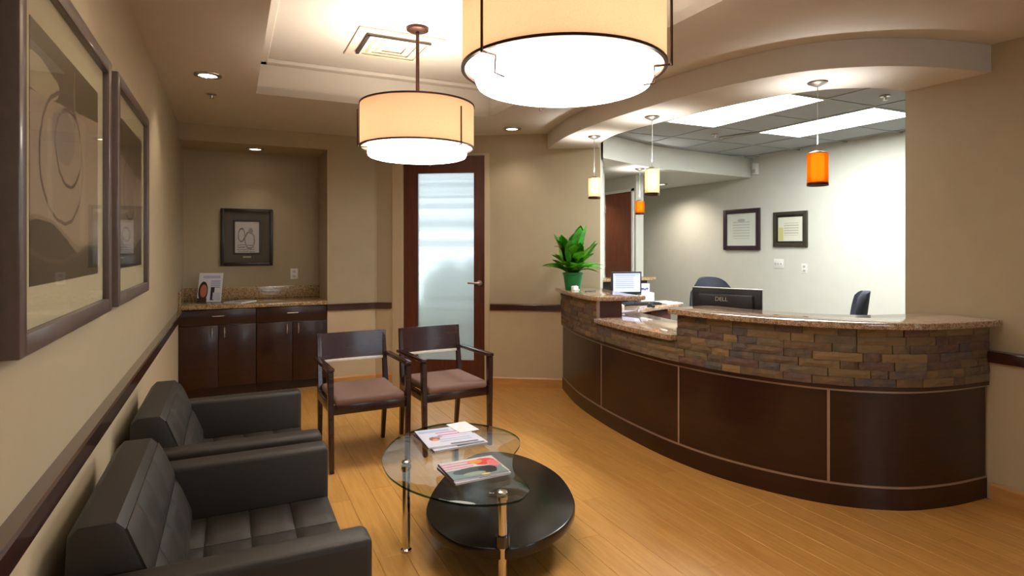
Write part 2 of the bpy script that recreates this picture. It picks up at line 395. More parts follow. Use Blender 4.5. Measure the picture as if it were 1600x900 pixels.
for i in range(-1, 4):
    for j in range(-2, 4):
        if any(i == a and j in (0, 1) for a, _ in TROFF): continue
        cx, cy = gx0+(i+.5)*g, gy0+(j+.5)*g
        if cx+g/2 > RX+.02 or cy < 2.3 and cx < XR+.4: continue
        link('tile', tile_me, dc, (cx, cy, ZC+.004))

# floor
FL = wood('maple_floor_underlay', (150, 104, 56), (170, 122, 70), .5, (20, 2, 10))
floor = struct('floor', MB().box((XL-.1, YF-.1, -.06), (RX+.1, 9.1, -.012)), MAPLE, 'light maple plank floor')
PW, PLN = .135, 1.36
plank_me = MB().box((-PW/2+.0004, -PLN/2+.0005, -.012), (PW/2-.0004, PLN/2-.0005, 0), .0012, 1).mesh('plank', MAPLE, smooth=False)
half_me = MB().box((-PW/2+.0004, -PLN/4+.0005, -.012), (PW/2-.0004, PLN/4-.0005, 0), .0012, 1).mesh('plank', MAPLE, smooth=False)
ci = 0; x = XL+PW/2; cnt_pl = 0; rest = MB()
while x < XR:
    y = YF-random.uniform(0, PLN)
    while y < 6.6:
        yc = y+PLN/2
        f = x*.432+yc*.902; r = x*.902-yc*.432
        f2 = x*.432+(yc+PLN/2)*.902; r2 = x*.902-(yc+PLN/2)*.432
        front = x < 2.8 or (yc < 2.6 and x < XR)
        inroom = (x-A.x)*N.x+(yc-A.y)*N.y < .1
        if front and inroom and f2 > 2.2 and abs(r2) < f2*.95+.3 and y+PLN > 1.4:
            o = link('plank', plank_me, floor, (x, yc, 0)); cnt_pl += 1
        else:
            rest.box((x-PW/2+.0004, max(YF, y), -.012), (x+PW/2-.0004, y+PLN-.001, 0))
        y += PLN
    x += PW
o = rest.build('plank_field', MAPLE, floor, smooth=False); o['kind'] = 'stuff'
rest = MB(); rest.box((XR, .9, -.012), (RX, 9.0, 0)); o = rest.build('reception_floor', plain('grey_bounce_carpet', (128, 126, 122), .95, bump=.2, scale=200), floor, smooth=False)  # unseen floor, made grey so the light it bounces stays neutral

# chair rails (z .79-.90 with a chamfered top) and baseboards
def rail_profile(d): return [(0, .806), (d, .806), (d, .862), (d-.006, .869), (0, .873)]
def sweep_profile(mb, prof, p0, p1, nrm):
    q = bmesh.new(); R = []
    for p in (p0, p1): R.append([q.verts.new((p[0]+nrm[0]*o, p[1]+nrm[1]*o, z)) for o, z in prof])
    n = len(prof); q.faces.new(R[0][::-1]); q.faces.new(R[1])
    for i in range(n): q.faces.new((R[0][i], R[0][(i+1) % n], R[1][(i+1) % n], R[1][i]))
    bmesh.ops.recalc_face_normals(q, faces=q.faces); return mb.merge(q)
rp = rail_profile(.042); nd = (-N.x, -N.y)
struct('trim_2', sweep_profile(MB(), rp, (XL, YF), (XL, YB), (1, 0)), MAHOG_RAIL, 'dark mahogany chair rail along the wall with the framed artworks')
mb = sweep_profile(MB(), rail_profile(.03), (NX+.0, YB), (A.x, YB), (0, -1)); sweep_profile(mb, rail_profile(.03), dw(-.01), dw(DS0-.01), nd)
struct('trim_3', mb, MAHOG_RAIL, 'short dark chair rail between the cabinet niche and the glass door')
struct('trim_4', sweep_profile(MB(), rail_profile(.03), dw(DS1+.01), dw(2.03), nd), MAHOG_RAIL, 'dark chair rail between the glass door and the desk')
struct('trim_5', sweep_profile(MB(), rp, (XR, SY1+.02), (XR, 1.90), (-1, 0)), MAHOG_RAIL, 'dark chair rail to the right of the reception desk')
bp = [(0, 0), (.016, 0), (.016, .085), (.008, .10), (0, .10)]
struct('baseboard_left', sweep_profile(MB(), bp, (XL, YF), (XL, YB), (1, 0)), MAPLE_TRIM)
mb = sweep_profile(MB(), bp, (NX, YB), (A.x, YB), (0, -1)); sweep_profile(mb, bp, dw(0), dw(DS0), nd)
struct('baseboard_back', mb, MAPLE_TRIM)
struct('baseboard_angled', sweep_profile(MB(), bp, dw(DS1), dw(2.03), nd), MAPLE_TRIM)
struct('baseboard_right', sweep_profile(MB(), bp, (XR, SY1+.02), (XR, 1.90), (-1, 0)), MAPLE_TRIM)

# ------------------------------------------------------------------ glass door in the angled wall
def frosted():
    t = NT('frosted_banded_glass'); co = t.coord('Object'); sp = t.add('ShaderNodeSeparateXYZ'); t.link(co, sp.inputs[0]); z = sp.outputs[2]
    nz = t.add('ShaderNodeTexNoise', noise_dimensions='1D'); t.link(t.math('MULTIPLY', z, 9.0), nz.inputs['W']); nz.inputs['Scale'].default_value = 1.0; nz.inputs['Detail'].default_value = 3
    film = t.ramp(nz.outputs[0], [(.35, (.70, .70, .70, 1)), (.65, (.98, .98, .98, 1))])
    tl = t.add('ShaderNodeBsdfTranslucent'); tl.inputs[0].default_value = (.96, .98, .97, 1)
    rf = t.add('ShaderNodeBsdfRefraction'); rf.inputs['Roughness'].default_value = .55; rf.inputs['IOR'].default_value = 1.12; rf.inputs[0].default_value = (.98, 1, .98, 1)
    gl = t.add('ShaderNodeBsdfGlossy'); gl.inputs['Roughness'].default_value = .2; gl.inputs[0].default_value = (.8, .8, .8, 1)
    m1 = t.add('ShaderNodeMixShader'); mr = t.add('ShaderNodeMapRange'); t.link(z, mr.inputs[0]); mr.inputs[1].default_value = .5; mr.inputs[2].default_value = 2.0; mr.inputs[3].default_value = .35; mr.inputs[4].default_value = 1.0; t.link(t.math('MULTIPLY', film, mr.outputs[0]), m1.inputs[0]); t.link(rf.outputs[0], m1.inputs[1]); t.link(tl.outputs[0], m1.inputs[2])
    fr = t.add('ShaderNodeFresnel'); m2 = t.add('ShaderNodeMixShader'); t.link(fr.outputs[0], m2.inputs[0]); t.link(m1.outputs[0], m2.inputs[1]); t.link(gl.outputs[0], m2.inputs[2])
    t.link(m2.outputs[0], t.out.inputs[0]); return t.m
FROST = frosted()
mb = MB(); dseg(mb, DS0, .305, -.012, .14, 0, 2.47); dseg(mb, 1.204, DS1, -.012, .14, 0, 2.47)
dseg(mb, .305, 1.204, -.012, .14, 2.455, 2.47)
struct('trim_6', mb, PAINT_LOW, 'pale casing around the glass door')
mb = MB(); dseg(mb, .308, .465, .02, .065, .005, 2.45, .003); dseg(mb, 1.083, 1.201, .02, .065, .005, 2.45, .003)
dseg(mb, .465, 1.083, .02, .065, 2.27, 2.45); dseg(mb, .465, 1.083, .02, .065, .005, .26)
door = struct('door_1', mb, DOORW, 'tall reddish wood door with a frosted glass pane')
mb = MB(); dseg(mb, .462, 1.086, .036, .048, .255, 2.275); mb.build('pane', FROST, door, smooth=False)
mb = MB(); p = dw(1.145, .02)
Mh = Matrix.Translation((p[0], p[1], 1.09)) @ Matrix.Rotation(math.atan2(D.y, D.x), 4, 'Z')
mb.cyl((0, 0, 0), .028, .012, n=20, M=Mh @ Matrix.Rotation(PI/2, 4, 'X'))
mb.cyl((0, 0, .008), .011, .05, n=14, M=Mh @ Matrix.Rotation(PI/2, 4, 'X'))
mb.box((-.12, -.064, -.011), (.012, -.046, .011), .006, M=Mh)
mb.build('handle', SATIN, door)
# outside: pale terrace and a hedge dimly seen through the frosted pane
GREEN = plain('hedge_leaves', (70, 110, 66), .7, var=.5, scale=14)
struct('terrace', MB().prism([dw(-1.5, .15), dw(2.35, .15), dw(2.2, 7), dw(-3.5, 7)], -.05, -.013), plain('pale_paving', (176, 182, 172), .8))
mb = MB()
for k in range(14):
    s = -1.2+k*.15; c = dw(s, 1.5+random.uniform(-.1, .1)); hgt = .55+random.uniform(0, .25)+(.55 if k > 9 else 0)
    mb.lathe([(.001, -.01), (.22, .02), (.27+random.uniform(0, .05), hgt*.5), (.2, hgt*.85), (.001, hgt)], 9, c)
tag(mb.build('hedge', GREEN), 'green hedge blurred behind the frosted door pane', 'hedge')

# far brown door in the closet wall
d2 = struct('door_2', MB().box((4.715, 6.225, .005), (4.755, 6.835, 2.195), .003), BROWNDOOR, 'plain brown door behind the desk')
MB().box((4.69, 6.19, 0), (4.712, 6.225, 2.23)).box((4.69, 6.835, 0), (4.712, 6.88, 2.23)).box((4.69, 6.19, 2.195), (4.712, 6.88, 2.23)).build('door_frame', WHITEP, d2, smooth=False)
for z in (.3, 1.1, 1.95): MB().cyl((4.708, 6.832, z), .008, .09, n=8).build('hinge', SATIN, d2)
MB().cyl((0, 0, 0), .022, .05, n=14, M=Matrix.Translation((4.715, 6.29, 1.0)) @ Matrix.Rotation(-PI/2, 4, 'Y')).build('knob', SATIN, d2)

# ------------------------------------------------------------------ reception desk
desk = thing('reception_desk', 'curved mahogany reception desk faced with stacked stone', 'desk', (0, 0, 0))
sA, sB, sC = CNT.near(2.82, 4.17), CNT.near(2.777, 3.16), CNT.near(3.11, 2.265)
L0 = sA; L1 = sB            # low ledge between sA and sB
E0 = .035
s0 = .03; s1 = CNT.L-.004
mb = MB(); mb.prism(CNT.poly(s0, s1, -.012, -.2), 0, .69); mb.prism(CNT.poly(s0, L0, -.012, -.2), .69, 1.02); mb.prism(CNT.poly(L1, s1, -.012, -.2), .69, 1.02); mb.prism(CNT.poly(L0, L1, -.012, -.2), .69, .833)
mb.build('carcass', MAHOG, desk)
cuts = [s0, CNT.near(2.82, 4.15), CNT.near(2.775, 3.16), sC, s1]
for a, b in zip(cuts, cuts[1:]): MB().prism(CNT.poly(a+.006, b-.006, 0, -.012), .132, .653).build('front_panel', MAHOG, desk)
for c in cuts[1:-1]: MB().prism(CNT.poly(c-.007, c+.007, .003, -.012), .13, .655).build('vertical_trim', STRIPM, desk)
MB().prism(CNT.poly(s0, s1, .004, -.012), .119, .131).build('lower_trim', STRIPM, desk)
MB().prism(CNT.poly(s0, s1, .004, -.012), .655, .667).build('upper_trim', STRIPM, desk)
MB().prism(CNT.poly(s0, s1, .006, -.012), 0, .118).build('toe_kick', MAHOG, desk)
MB().prism(CNT.poly(s0, s1, .018, -.012), .668, .689).build('stone_ledge', MAHOG, desk)
# end panel and its pale corner strip where the low ledge begins
p, t = CNT.at(L0+.004, 0)
MB().prism(CNT.poly(L0+.001, L0+.014, .006, -.204), .876, 1.02).build('end_panel', plain('plum_brown_laminate', (74, 44, 44), .4), desk)
MB().prism(CNT.poly(L0-.004, L0+.016, .03, .006), .876, 1.02).build('corner_strip', STRIPM, desk)
# stones
def stone_mat():
    t = NT('stacked_slate_stone'); oi = t.add('ShaderNodeObjectInfo'); R = oi.outputs['Random']
    base = t.ramp(R, [(0, s2l((104, 86, 66))), (.14, s2l((124, 104, 76))), (.28, s2l((94, 82, 74))), (.42, s2l((112, 98, 80))), (.56, s2l((100, 78, 74))), (.68, s2l((88, 82, 84))), (.8, s2l((138, 114, 80))), (.88, s2l((108, 96, 80)))])
    t.n[-1].color_ramp.interpolation = 'CONSTANT'
    cb = t.add('ShaderNodeCombineXYZ'); t.link(t.math('MULTIPLY', R, 50.0), cb.inputs[0]); ad = t.add('ShaderNodeVectorMath', operation='ADD')
    g_ = t.add('ShaderNodeNewGeometry'); t.link(g_.outputs['Position'], ad.inputs[0]); t.link(cb.outputs[0], ad.inputs[1])
    n = t.noise(ad.outputs[0], 16, 8, .7)
    c = t.mix(t.ramp(n, [(.46, (0, 0, 0, 1)), (.72, (.7, .7, .7, 1))]), base, s2l((142, 108, 72)))
    c = t.mix(t.ramp(n, [(.25, (.65, .65, .65, 1)), (.45, (0, 0, 0, 1))]), c, s2l((66, 58, 54)))
    t.bump(n, .6, .012); return t.base(c, .75)
STONE = stone_mat()
MB().prism(CNT.poly(s0, L0, .004, -.012), .69, 1.02).prism(CNT.poly(L0, L1, .004, -.012), .69, .833).prism(CNT.poly(L1, s1, .004, -.012), .69, 1.02).build('stone_backing', plain('dark_mortar', (74, 62, 54), .9), desk)
vars_ = []
for k in range(6):
    q = bmesh.new(); nx, nz = 4, 2; G = []
    for i in range(nx+1):
        row = []
        for j in range(nz+1):
            edge = i in (0, nx) or j in (0, nz)
            row.append(q.verts.new((i/nx-.5+(0 if i in (0, nx) else random.uniform(-.06, .06)), -(random.uniform(.55, .8) if edge else random.uniform(.75, 1.0)), j/nz-.5)))
        G.append(row)
    for i in range(nx):
        for j in range(nz): q.faces.new((G[i][j], G[i+1][j], G[i+1][j+1], G[i][j+1]))
    bk = {}
    for i in range(nx+1):
        for j in (0, nz): bk[i, j] = q.verts.new((i/nx-.5, 0, j/nz-.5))
    for i in range(nx):
        q.faces.new((G[i][0], bk[i, 0], bk[i+1, 0], G[i+1][0])); q.faces.new((G[i][nz], G[i+1][nz], bk[i+1, nz], bk[i, nz]))
    for i in (0, nx):
        f = [G[i][j] for j in range(nz+1)]+[bk[i, nz], bk[i, 0]]; q.faces.new(f)
    bmesh.ops.recalc_face_normals(q, faces=q.faces)
    m_ = MB(); m_.merge(q); vars_.append(m_.mesh('stone', STONE, smooth=False))
def lay(sa, sb, z0, z1, nc):
    h = (z1-z0)/nc
    for c in range(nc):
        s = sa
        while s < sb-.005:
            l = random.choice((.09, .12, .15, .18, .21, .25)); l = l if sb-s-l > .07 else sb-s
            if l > .3: l = (sb-s)/2
            p, t = CNT.at(s+l/2, .003)
            M = Matrix.Translation((p.x, p.y, z0+(c+.5)*h)) @ Matrix.Rotation(math.atan2(t.y, t.x), 4, 'Z') @ Matrix.Diagonal((l-.0012, random.uniform(.018, .030), h-.0012, 1))
            # local -Y must look to the room side
            link('stone', random.choice(vars_), desk, M=M); s += l
lay(s0, s1, .69, .831, 3)
lay(s0, L0, .831, 1.02, 4); lay(L1, s1, .831, 1.02, 4)

# granite tops (things of their own)
capL = [tuple(p) for p in CNT.strip(.02, L0-.02, .085)]+[tuple(CNT.at(L0+.055, .05)[0]), tuple(CNT.at(L0+.07, -.02)[0]), tuple(CNT.at(L0+.07, -.40)[0])]+[tuple(p) for p in CNT.strip(.12, L0-.02, -.36)][::-1]
capL = [q for q in capL if (q[0]-A.x)*N.x+(q[1]-A.y)*N.y < -.002]
tag(MB().prism(capL, 1.02, 1.058, .008).build('granite_countertop', GRAN), 'short raised granite countertop carrying the green potted plant', 'countertop')
capR = [tuple(CNT.at(L1-.03, -.30)[0]), tuple(CNT.at(L1-.05, .02)[0])]+[tuple(p) for p in CNT.strip(L1-.02, CNT.L-.004, .085)]+[tuple(p) for p in CNT.strip(L1+.05, CNT.L-.004, -.33)][::-1]
tag(MB().prism(capR, 1.02, 1.058, .008).build('granite_countertop', GRAN), 'long curved raised granite countertop running to the right wall', 'countertop')
p_in = smooth_curve([(3.05, 3.42), (3.24, 3.66), (3.32, 4.0), (3.40, 4.37), (3.62, 4.6), (3.95, 4.73), (4.25, 4.78)], 6)
led = [tuple(p) for p in CNT.strip(L0+.018, L1-.02, .06)]+[tuple(CNT.at(L1-.005, 0.0)[0])]+[tuple(p) for p in p_in]+[(4.28, 5.36), (3.70, 5.30), (3.58, 5.08), (3.40, 5.08), (3.28, 5.0), (3.13, 4.5), (3.06, 4.3)]
tag(MB().prism(led, .834, .876, .008).build('granite_worktop', GRAN), 'low granite worktop with a rounded cut-out in the middle of the desk', 'countertop')
# lower desk behind the raised right half
lw = thing('work_desk', 'low work desk hidden behind the long raised counter', 'desk')
MB().prism(CNT.poly(L1+.1, CNT.L-.35, -.215, -.85), .71, .745, .004).build('desktop', GRAN2, lw)
for s in (L1+.2, CNT.L-.5):
    p, t = CNT.at(s, -.55); MB().prism([tuple(CNT.at(s-.02, -.25)[0]), tuple(CNT.at(s+.02, -.25)[0]), tuple(CNT.at(s+.02, -.8)[0]), tuple(CNT.at(s-.02, -.8)[0])], 0, .71).build('leg_panel', MAHOG, lw)
# raised ledge behind the return
bk_ = thing('back_ledge', 'narrow raised granite ledge on dark panels behind the desk monitor', 'counter', (0, 0, 0))
MB().prism([(3.66, 5.42), (4.50, 5.50), (4.52, 5.74), (3.66, 5.70)], 1.085, 1.12, .008).build('ledge_top', GRAN2, bk_)
MB().prism([(3.70, 5.50), (4.42, 5.56), (4.42, 5.66), (3.70, 5.62)], 0, 1.085).build('ledge_panel', BLACKP, bk_)
# under-desk pedestal and computer
pd = thing('drawer_pedestal', 'brown drawer pedestal under the low granite worktop', 'cabinet', (3.99, 5.02, 0))
MB().box((-.14, -.2, .03), (.14, .22, .832), .004).build('body', plain('brown_laminate', (92, 56, 48), .45), pd)
for k in range(3):
    d_ = MB().box((-.13, -.222, .05+k*.26), (.13, -.202, .295+k*.26), .004).build('drawer', plain('brown_laminate_front', (100, 62, 54), .45), pd)
    MB().box((-.05, -.24, .17+k*.26), (.05, -.224, .185+k*.26), .004).build('handle', SATIN, d_)
pc = thing('computer_tower', 'black computer tower beside the drawer pedestal', 'computer', (4.21, 5.0, 0))
MB().box((-.07, -.2, .02), (.07, .2, .66), .008).build('case', BLACKP, pc)
MB().box((-.06, -.212, .1), (.06, -.201, .62), .004).build('front_panel', plain('grey_plastic', (110, 116, 124), .4), pc)

# ------------------------------------------------------------------ things on the desk
def monitor(name, label, loc, rz, wdt, hgt, screen):
    t = thing(name, label, 'monitor', loc, rz); loc = loc
    MB().box((-wdt/2, -.0, .10), (wdt/2, .028, .10+hgt), .006).build('bezel', BLACKP, t)
    MB().box((-wdt/2+.05, .022, .14), (wdt/2-.05, .06, .06+hgt), .015).build('rear_shell', BLACKP, t)
    MB().box((-wdt/2+.018, -.003, .12), (wdt/2-.018, .001, .082+hgt)).build('screen', screen, t, smooth=False)
    MB().box((-.035, .03, .01), (.035, .055, .25), .006).build('neck', BLACKP, t)
    MB().lathe([(.001, 0), (.12, 0), (.12, .008), (.04, .02), (.001, .02)], 28, (0, .05)).build('base', BLACKP, t)
    return t
scr = printed('lit_screen', (196, 202, 236), [('lines', .45, .55, .36, .34, (150, 160, 205), 60), ('rect', .5, .93, .46, .04, (160, 172, 214)), ('rect', .85, .5, .08, .3, (214, 220, 246))], (0, 2), .2, .4)
m1 = monitor('monitor', 'flat monitor with a lit pale blue screen at the left end of the desk', (3.80, 5.12, .876), math.radians(-14), .34, .235, scr)
dark = plain('dark_screen', (20, 22, 28), .12)
m2 = monitor('monitor', 'black widescreen monitor seen from behind above the long counter', (3.31, 3.24, .745), math.radians(115), .51, .325, dark)
MB().box((-.255, -.004, .4225), (.255, .03, .4285), .002).build('top_edge', GREYW, m2)
fc = bpy.data.curves.new('lettering', 'FONT'); fc.body = 'DELL'; fc.size = .042; fc.align_x = 'CENTER'; fc.extrude = .0006
fo = bpy.data.objects.new('lettering', fc); COL.objects.link(fo); fo.parent = m2; fo.matrix_local = Matrix.Translation((.02, .0612, .335)) @ Matrix.Rotation(PI, 4, 'Z') @ Matrix.Rotation(PI/2, 4, 'X')
fc.materials.append(GREYW); bpy.context.view_layer.update()
lme = bpy.data.meshes.new_from_object(fo.evaluated_get(bpy.context.evaluated_depsgraph_get())); lM = fo.matrix_local.copy(); bpy.data.objects.remove(fo); link('lettering', lme, m2, M=lM)
kb = thing('keyboard', 'black keyboard on the granite worktop beside the lit monitor', 'keyboard', (3.83, 4.93, .876), math.radians(-6))
MB().box((-.22, -.07, 0), (.22, .07, .018), .005).build('body', BLACKP, kb)
keys = MB()
for r_ in range(5):
    for c_ in range(15): keys.box((-.205+c_*.0274, -.058+r_*.0236, .018), (-.205+c_*.0274+.023, -.058+r_*.0236+.019, .025))
o = keys.build('keys', plain('dark_grey_keys', (40, 41, 46), .5), kb, smooth=False); o['kind'] = 'stuff'
ms = thing('mouse', 'small black mouse at the end of the keyboard', 'mouse', (3.80, 4.72, .876), math.radians(-6))
MB().lathe([(.001, 0), (.032, 0), (.034, .012), (.022, .03), (.001, .036)], 20, M=Matrix.Diagonal((1, 1.6, 1, 1))).build('shell', BLACKP, ms)
MB().box((-.003, .02, .026), (.003, .04, .036), .002).build('scroll_wheel', GREYW, ms)
bxm = printed('white_box_print', (246, 246, 250), [('ell', .32, .72, .16, .06, (84, 92, 168)), ('ell', .55, .70, .12, .05, (84, 92, 168)), ('ell', .76, .73, .12, .06, (84, 92, 168)), ('rect', .5, .63, .3, .012, (110, 116, 184)), ('rect', .5, .9, .5, .1, (232, 234, 246))], (0, 2))
tb = thing('brochure_box', 'white brochure box with blue script lettering beside the lit monitor', 'box', (4.06, 5.13, .876), math.radians(-14))
MB().prism([(-.075, -.05), (.075, -.05), (.075, .05), (-.075, .05)], 0, .105, .003).build('tray', PAPER, tb)
MB().box((-.075, .0, .0), (.045, .04, .20), .002).build('card', bxm, tb, smooth=False)
for k, (px, py, rz, lab) in enumerate(((4.19, 4.95, 0, 'white paper sheet lying at the far end of the granite worktop'), (3.42, 4.86, -.5, 'white note pad on the granite worktop next to the end panel'))):
    o = MB().box((-.11, -.14, 0), (.11, .14, .012 if k == 0 else .03), .002, 1, RZ(rz)).build('paper_sheet' if k == 0 else 'note_pad', PAPER, loc=(px, py, .876)); tag(o, lab, 'paper')
ch_ = thing('card_holder', 'small white card holder beside the green potted plant', 'card holder', (2.98, 4.82, 1.058), .5)
MB().box((-.05, -.02, 0), (.05, .02, .012), .003).box((-.05, .012, 0), (.05, .02, .045), .002).build('holder', WHITEP, ch_)
MB().box((-.044, -.006, .01), (.044, .008, .04)).build('cards', PAPER, ch_, smooth=False)
pen = MB().tube([(0, 0, .006), (.13, .02, .006)], [.005, .004], 8).build('pen', BLACKP, loc=(2.96, 4.62, 1.058)); tag(pen, 'dark pen lying on the short raised granite countertop', 'pen')

# potted plant
def leaf_mesh(L, W, droop, mat):
    mb = MB(); q = bmesh.new(); n = 7; rows = []
    for i in range(n+1):
        t = i/n; wd = W*math.sin(PI*min(1, t*.9+.04))**.62*(1 if t < .98 else .1); a = droop*t
        x = L*(math.sin(a)/max(droop, .01) if droop > .01 else t); z = L*(t-t*t*droop*.35)
        x = L*t*t*droop*.55; z = L*t*(1-.25*droop*t)
        rows.append([q.verts.new((x+.08*W*0, -wd, z+.25*wd*0)), q.verts.new((x+wd*.35, 0, z-wd*.15)), q.verts.new((x, wd, z))])
    for a_, b_ in zip(rows, rows[1:]):
        for k in (0, 1): q.faces.new((a_[k], a_[k+1], b_[k+1], b_[k]))
    ex = bmesh.ops.solidify(q, geom=q.faces[:], thickness=.0012)
    mb.merge(q); return mb.mesh('leaf', mat, angle=80)
LEAF = plain('plant_leaf_green', (66, 150, 44), .35, var=.4, scale=18); LEAF2 = plain('plant_leaf_light_green', (126, 194, 62), .35, var=.35, scale=18)
plant = thing('potted_plant', 'leafy green plant in a bright green pot on the short counter', 'potted plant', (3.03, 4.95, 1.06))
pot = MB().lathe([(.001, 0), (.075, 0), (.095, .14), (.102, .145), (.102, .165), (.094, .165), (.088, .15), (.001, .15)], 28).build('pot', plain('green_pot_glaze', (20, 120, 64), .3), plant)
MB().lathe([(.001, .149), (.086, .149), (.06, .158), (.001, .16)], 20).build('soil', plain('dark_soil', (50, 36, 26), .95), plant)
lm = [leaf_mesh(.34, .056, .25, LEAF), leaf_mesh(.30, .060, .7, LEAF2), leaf_mesh(.30, .045, 1.4, LEAF), leaf_mesh(.24, .05, 1.0, LEAF2)]
for k in range(46):
    a = k*2.399+random.uniform(-.3, .3); ring = k/46
    v_ = (0, 1, 0)[k % 3] if ring < .45 else ((1, 3, 1)[k % 3] if ring < .7 else 2+k % 2)
    tilt = .05+.62*ring+random.uniform(-.08, .10); sc = random.uniform(.95, 1.3) if ring < .5 else random.uniform(.8, 1.05)
    b0 = random.uniform(.01, .05)
    M = Matrix.Translation((b0*math.cos(a), b0*math.sin(a), .155)) @ Matrix.Rotation(a, 4, 'Z') @ Matrix.Rotation(tilt, 4, 'Y') @ Matrix.Rotation(random.uniform(-.5, .5), 4, 'Z') @ Matrix.Scale(sc, 4)
    link('leaf', lm[v_], plant, M=Matrix.Translation((0, 0, .05*(1-ring)*(k % 3))) @ M)
MB().tube([(0, 0, .15), (-.05, 0, .30), (-.16, .01, .42), (-.2, .01, .42)], .003, 6).build('stem', plain('brown_stem', (74, 52, 36), .6), plant)

# office chairs
def office_chair(label, loc, rz):
    t = thing('office_chair', label, 'office chair', loc, rz, 'dark office chairs behind the desk')
    MB().box((-.24, -.24, .44), (.24, .24, .53), .04, 4).build('seat', FABRICB, t)
    # backrest: curved shell, back of chair toward +Y
    q = bmesh.new(); G = []; n, m = 10, 8
    for side in (0, 1):
        grid = []
        for i in range(n+1):
            row = []
            for j in range(m+1):
                u, v = 2*i/n-1, j/m
                hw = .21+.05*math.sin(PI*min(1, v*1.05))-.05*max(0, v-.75)/.25
                zz = .58+.58*v-.05*(abs(u)**3)*(v**6)
                row.append(q.verts.new((u*hw, .24+.07*v-.06*(1-u*u)*0+.05*(u*u)*-1+(.055 if side else 0)*(1-.6*abs(u)**4), zz)))
            grid.append(row)
        G.append(grid)
    for sd in (0, 1):
        for i in range(n):
            for j in range(m): q.faces.new((G[sd][i][j], G[sd][i+1][j], G[sd][i+1][j+1], G[sd][i][j+1]))
    for i in range(n):
        for j in (0, m): q.faces.new((G[0][i][j], G[0][i+1][j], G[1][i+1][j], G[1][i][j]))
    for j in range(m):
        for i in (0, n): q.faces.new((G[0][i][j], G[0][i][j+1], G[1][i][j+1], G[1][i][j]))
    bmesh.ops.recalc_face_normals(q, faces=q.faces)
    MB().merge(q).build('backrest', FABRICB, t, angle=60)
    MB().box((-.03, .2, .40), (.03, .27, .43), .005).box((-.03, .28, .40), (.03, .305, .70), .005).build('back_bracket', BLACKP, t)
    for sx in (-1, 1):
        MB().tube([(sx*.25, -.02, .47), (sx*.30, -.02, .50), (sx*.30, -.02, .68)], .014, 8).box((sx*.30-.035, -.15, .68), (sx*.30+.035, .11, .71), .012).build('armrest', BLACKP, t)
    MB().cyl((0, 0, .10), .03, .34, n=16).build('gas_column', BLACKP, t)
    for k in range(5):
        a = 2*PI*k/5+.3; e = (.30*math.cos(a), .30*math.sin(a), .075)
        l_ = MB().tube([(0, 0, .11), (e[0]*.6, e[1]*.6, .10), e], [.028, .022, .016], 8).build('base_leg', BLACKP, t)
        MB().cyl((0, 0, -.012), .03, .024, n=14, M=Matrix.Translation((e[0], e[1], .031)) @ Matrix.Rotation(a, 4, 'Z') @ Matrix.Rotation(PI/2, 4, 'X')).build('caster', BLACKP, l_)
    return t
office_chair('dark blue-black office chair with a broad rounded back behind the monitor', (4.46, 4.38, 0), math.radians(-14))
o2 = office_chair('dark office chair turned sideways, right of the monitor behind the counter', (4.52, 3.38, 0), math.radians(-142))
o2.scale = (1, 1, .96)

# ------------------------------------------------------------------ pictures
def framed(name, label, wdt, hgt, bar, depth, matw, art, mould, matm, loc, rz, group=None, inner=None):
    """local: picture in the XZ plane, faces -Y, origin at the bottom middle of the back"""
    t = thing(name, label, 'picture', loc, rz, group)
    for nm, a, b in (('moulding', (-wdt/2, -depth, 0), (-wdt/2+bar, 0, hgt)), ('moulding', (wdt/2-bar, -depth, 0), (wdt/2, 0, hgt)), ('moulding', (-wdt/2+bar, -depth, 0), (wdt/2-bar, 0, bar)), ('moulding', (-wdt/2+bar, -depth, hgt-bar), (wdt/2-bar, 0, hgt))):
        MB().box(a, b, .005).build(nm, mould, t)
    MB().box((-wdt/2+bar, -depth*.45, bar), (wdt/2-bar, -.002, hgt-bar)).build('mat_board', matm, t, smooth=False)
    k = bar+matw
    MB().box((-wdt/2+k, -depth*.45-.002, k), (wdt/2-k, -depth*.45+.0005, hgt-k)).build('print', art, t, smooth=False)
    if inner:
        i = k-inner[0]
        for a, b in (((-wdt/2+i, i), (-wdt/2+k, hgt-i)), ((wdt/2-k, i), (wdt/2-i, hgt-i)), ((-wdt/2+k, i), (wdt/2-k, k)), ((-wdt/2+k, hgt-k), (wdt/2-k, hgt-i))):
            MB().box((a[0], -depth*.45-.008, a[1]), (b[0], -depth*.45, b[1]), .002, 1).build('inner_moulding', inner[1], t)
    MB().box((-wdt/2+bar-.002, -depth*.7, bar-.002), (wdt/2-bar+.002, -depth*.7+.002, hgt-bar+.002)).build('pane', GLASS, t, smooth=False)
    return t
MATB = plain('cream_mat_board', (214, 200, 168), .8, var=.02)
MOULD = plain('dark_taupe_moulding', (92, 78, 76), .35, var=.08, scale=40, coat=.3)
art1 = printed('abstract_print_waves', (176, 152, 132), [
    ('above', .5, .80, .1, 0, (92, 78, 58)), ('ell', .1, .83, .26, .07, (180, 164, 130)), ('rect', .58, .86, .01, .14, (150, 130, 100)),
    ('ring', .5, .62, .2, .17, (86, 68, 62), .045, .9), ('ring', .42, .55, .3, .28, (92, 72, 66), .03, .85), ('ell', .42, .66, .17, .12, (140, 128, 122), 0, .6), ('rect', .72, .5, .05, .3, (196, 172, 152), 0, .5), ('rect', .24, .45, .03, .25, (196, 176, 160), 0, .5),
    ('wave', .5, .24, 5.0, .06, (150, 126, 104), 1.2), ('wave', .5, .21, 5.0, .07, (84, 66, 50), 1.0), ('wave', .5, .15, 6.0, .03, (110, 90, 70), 2.4), ('wave', .5, .13, 6.0, .03, (80, 62, 48), 2.4)], (0, 2), wob=.05)
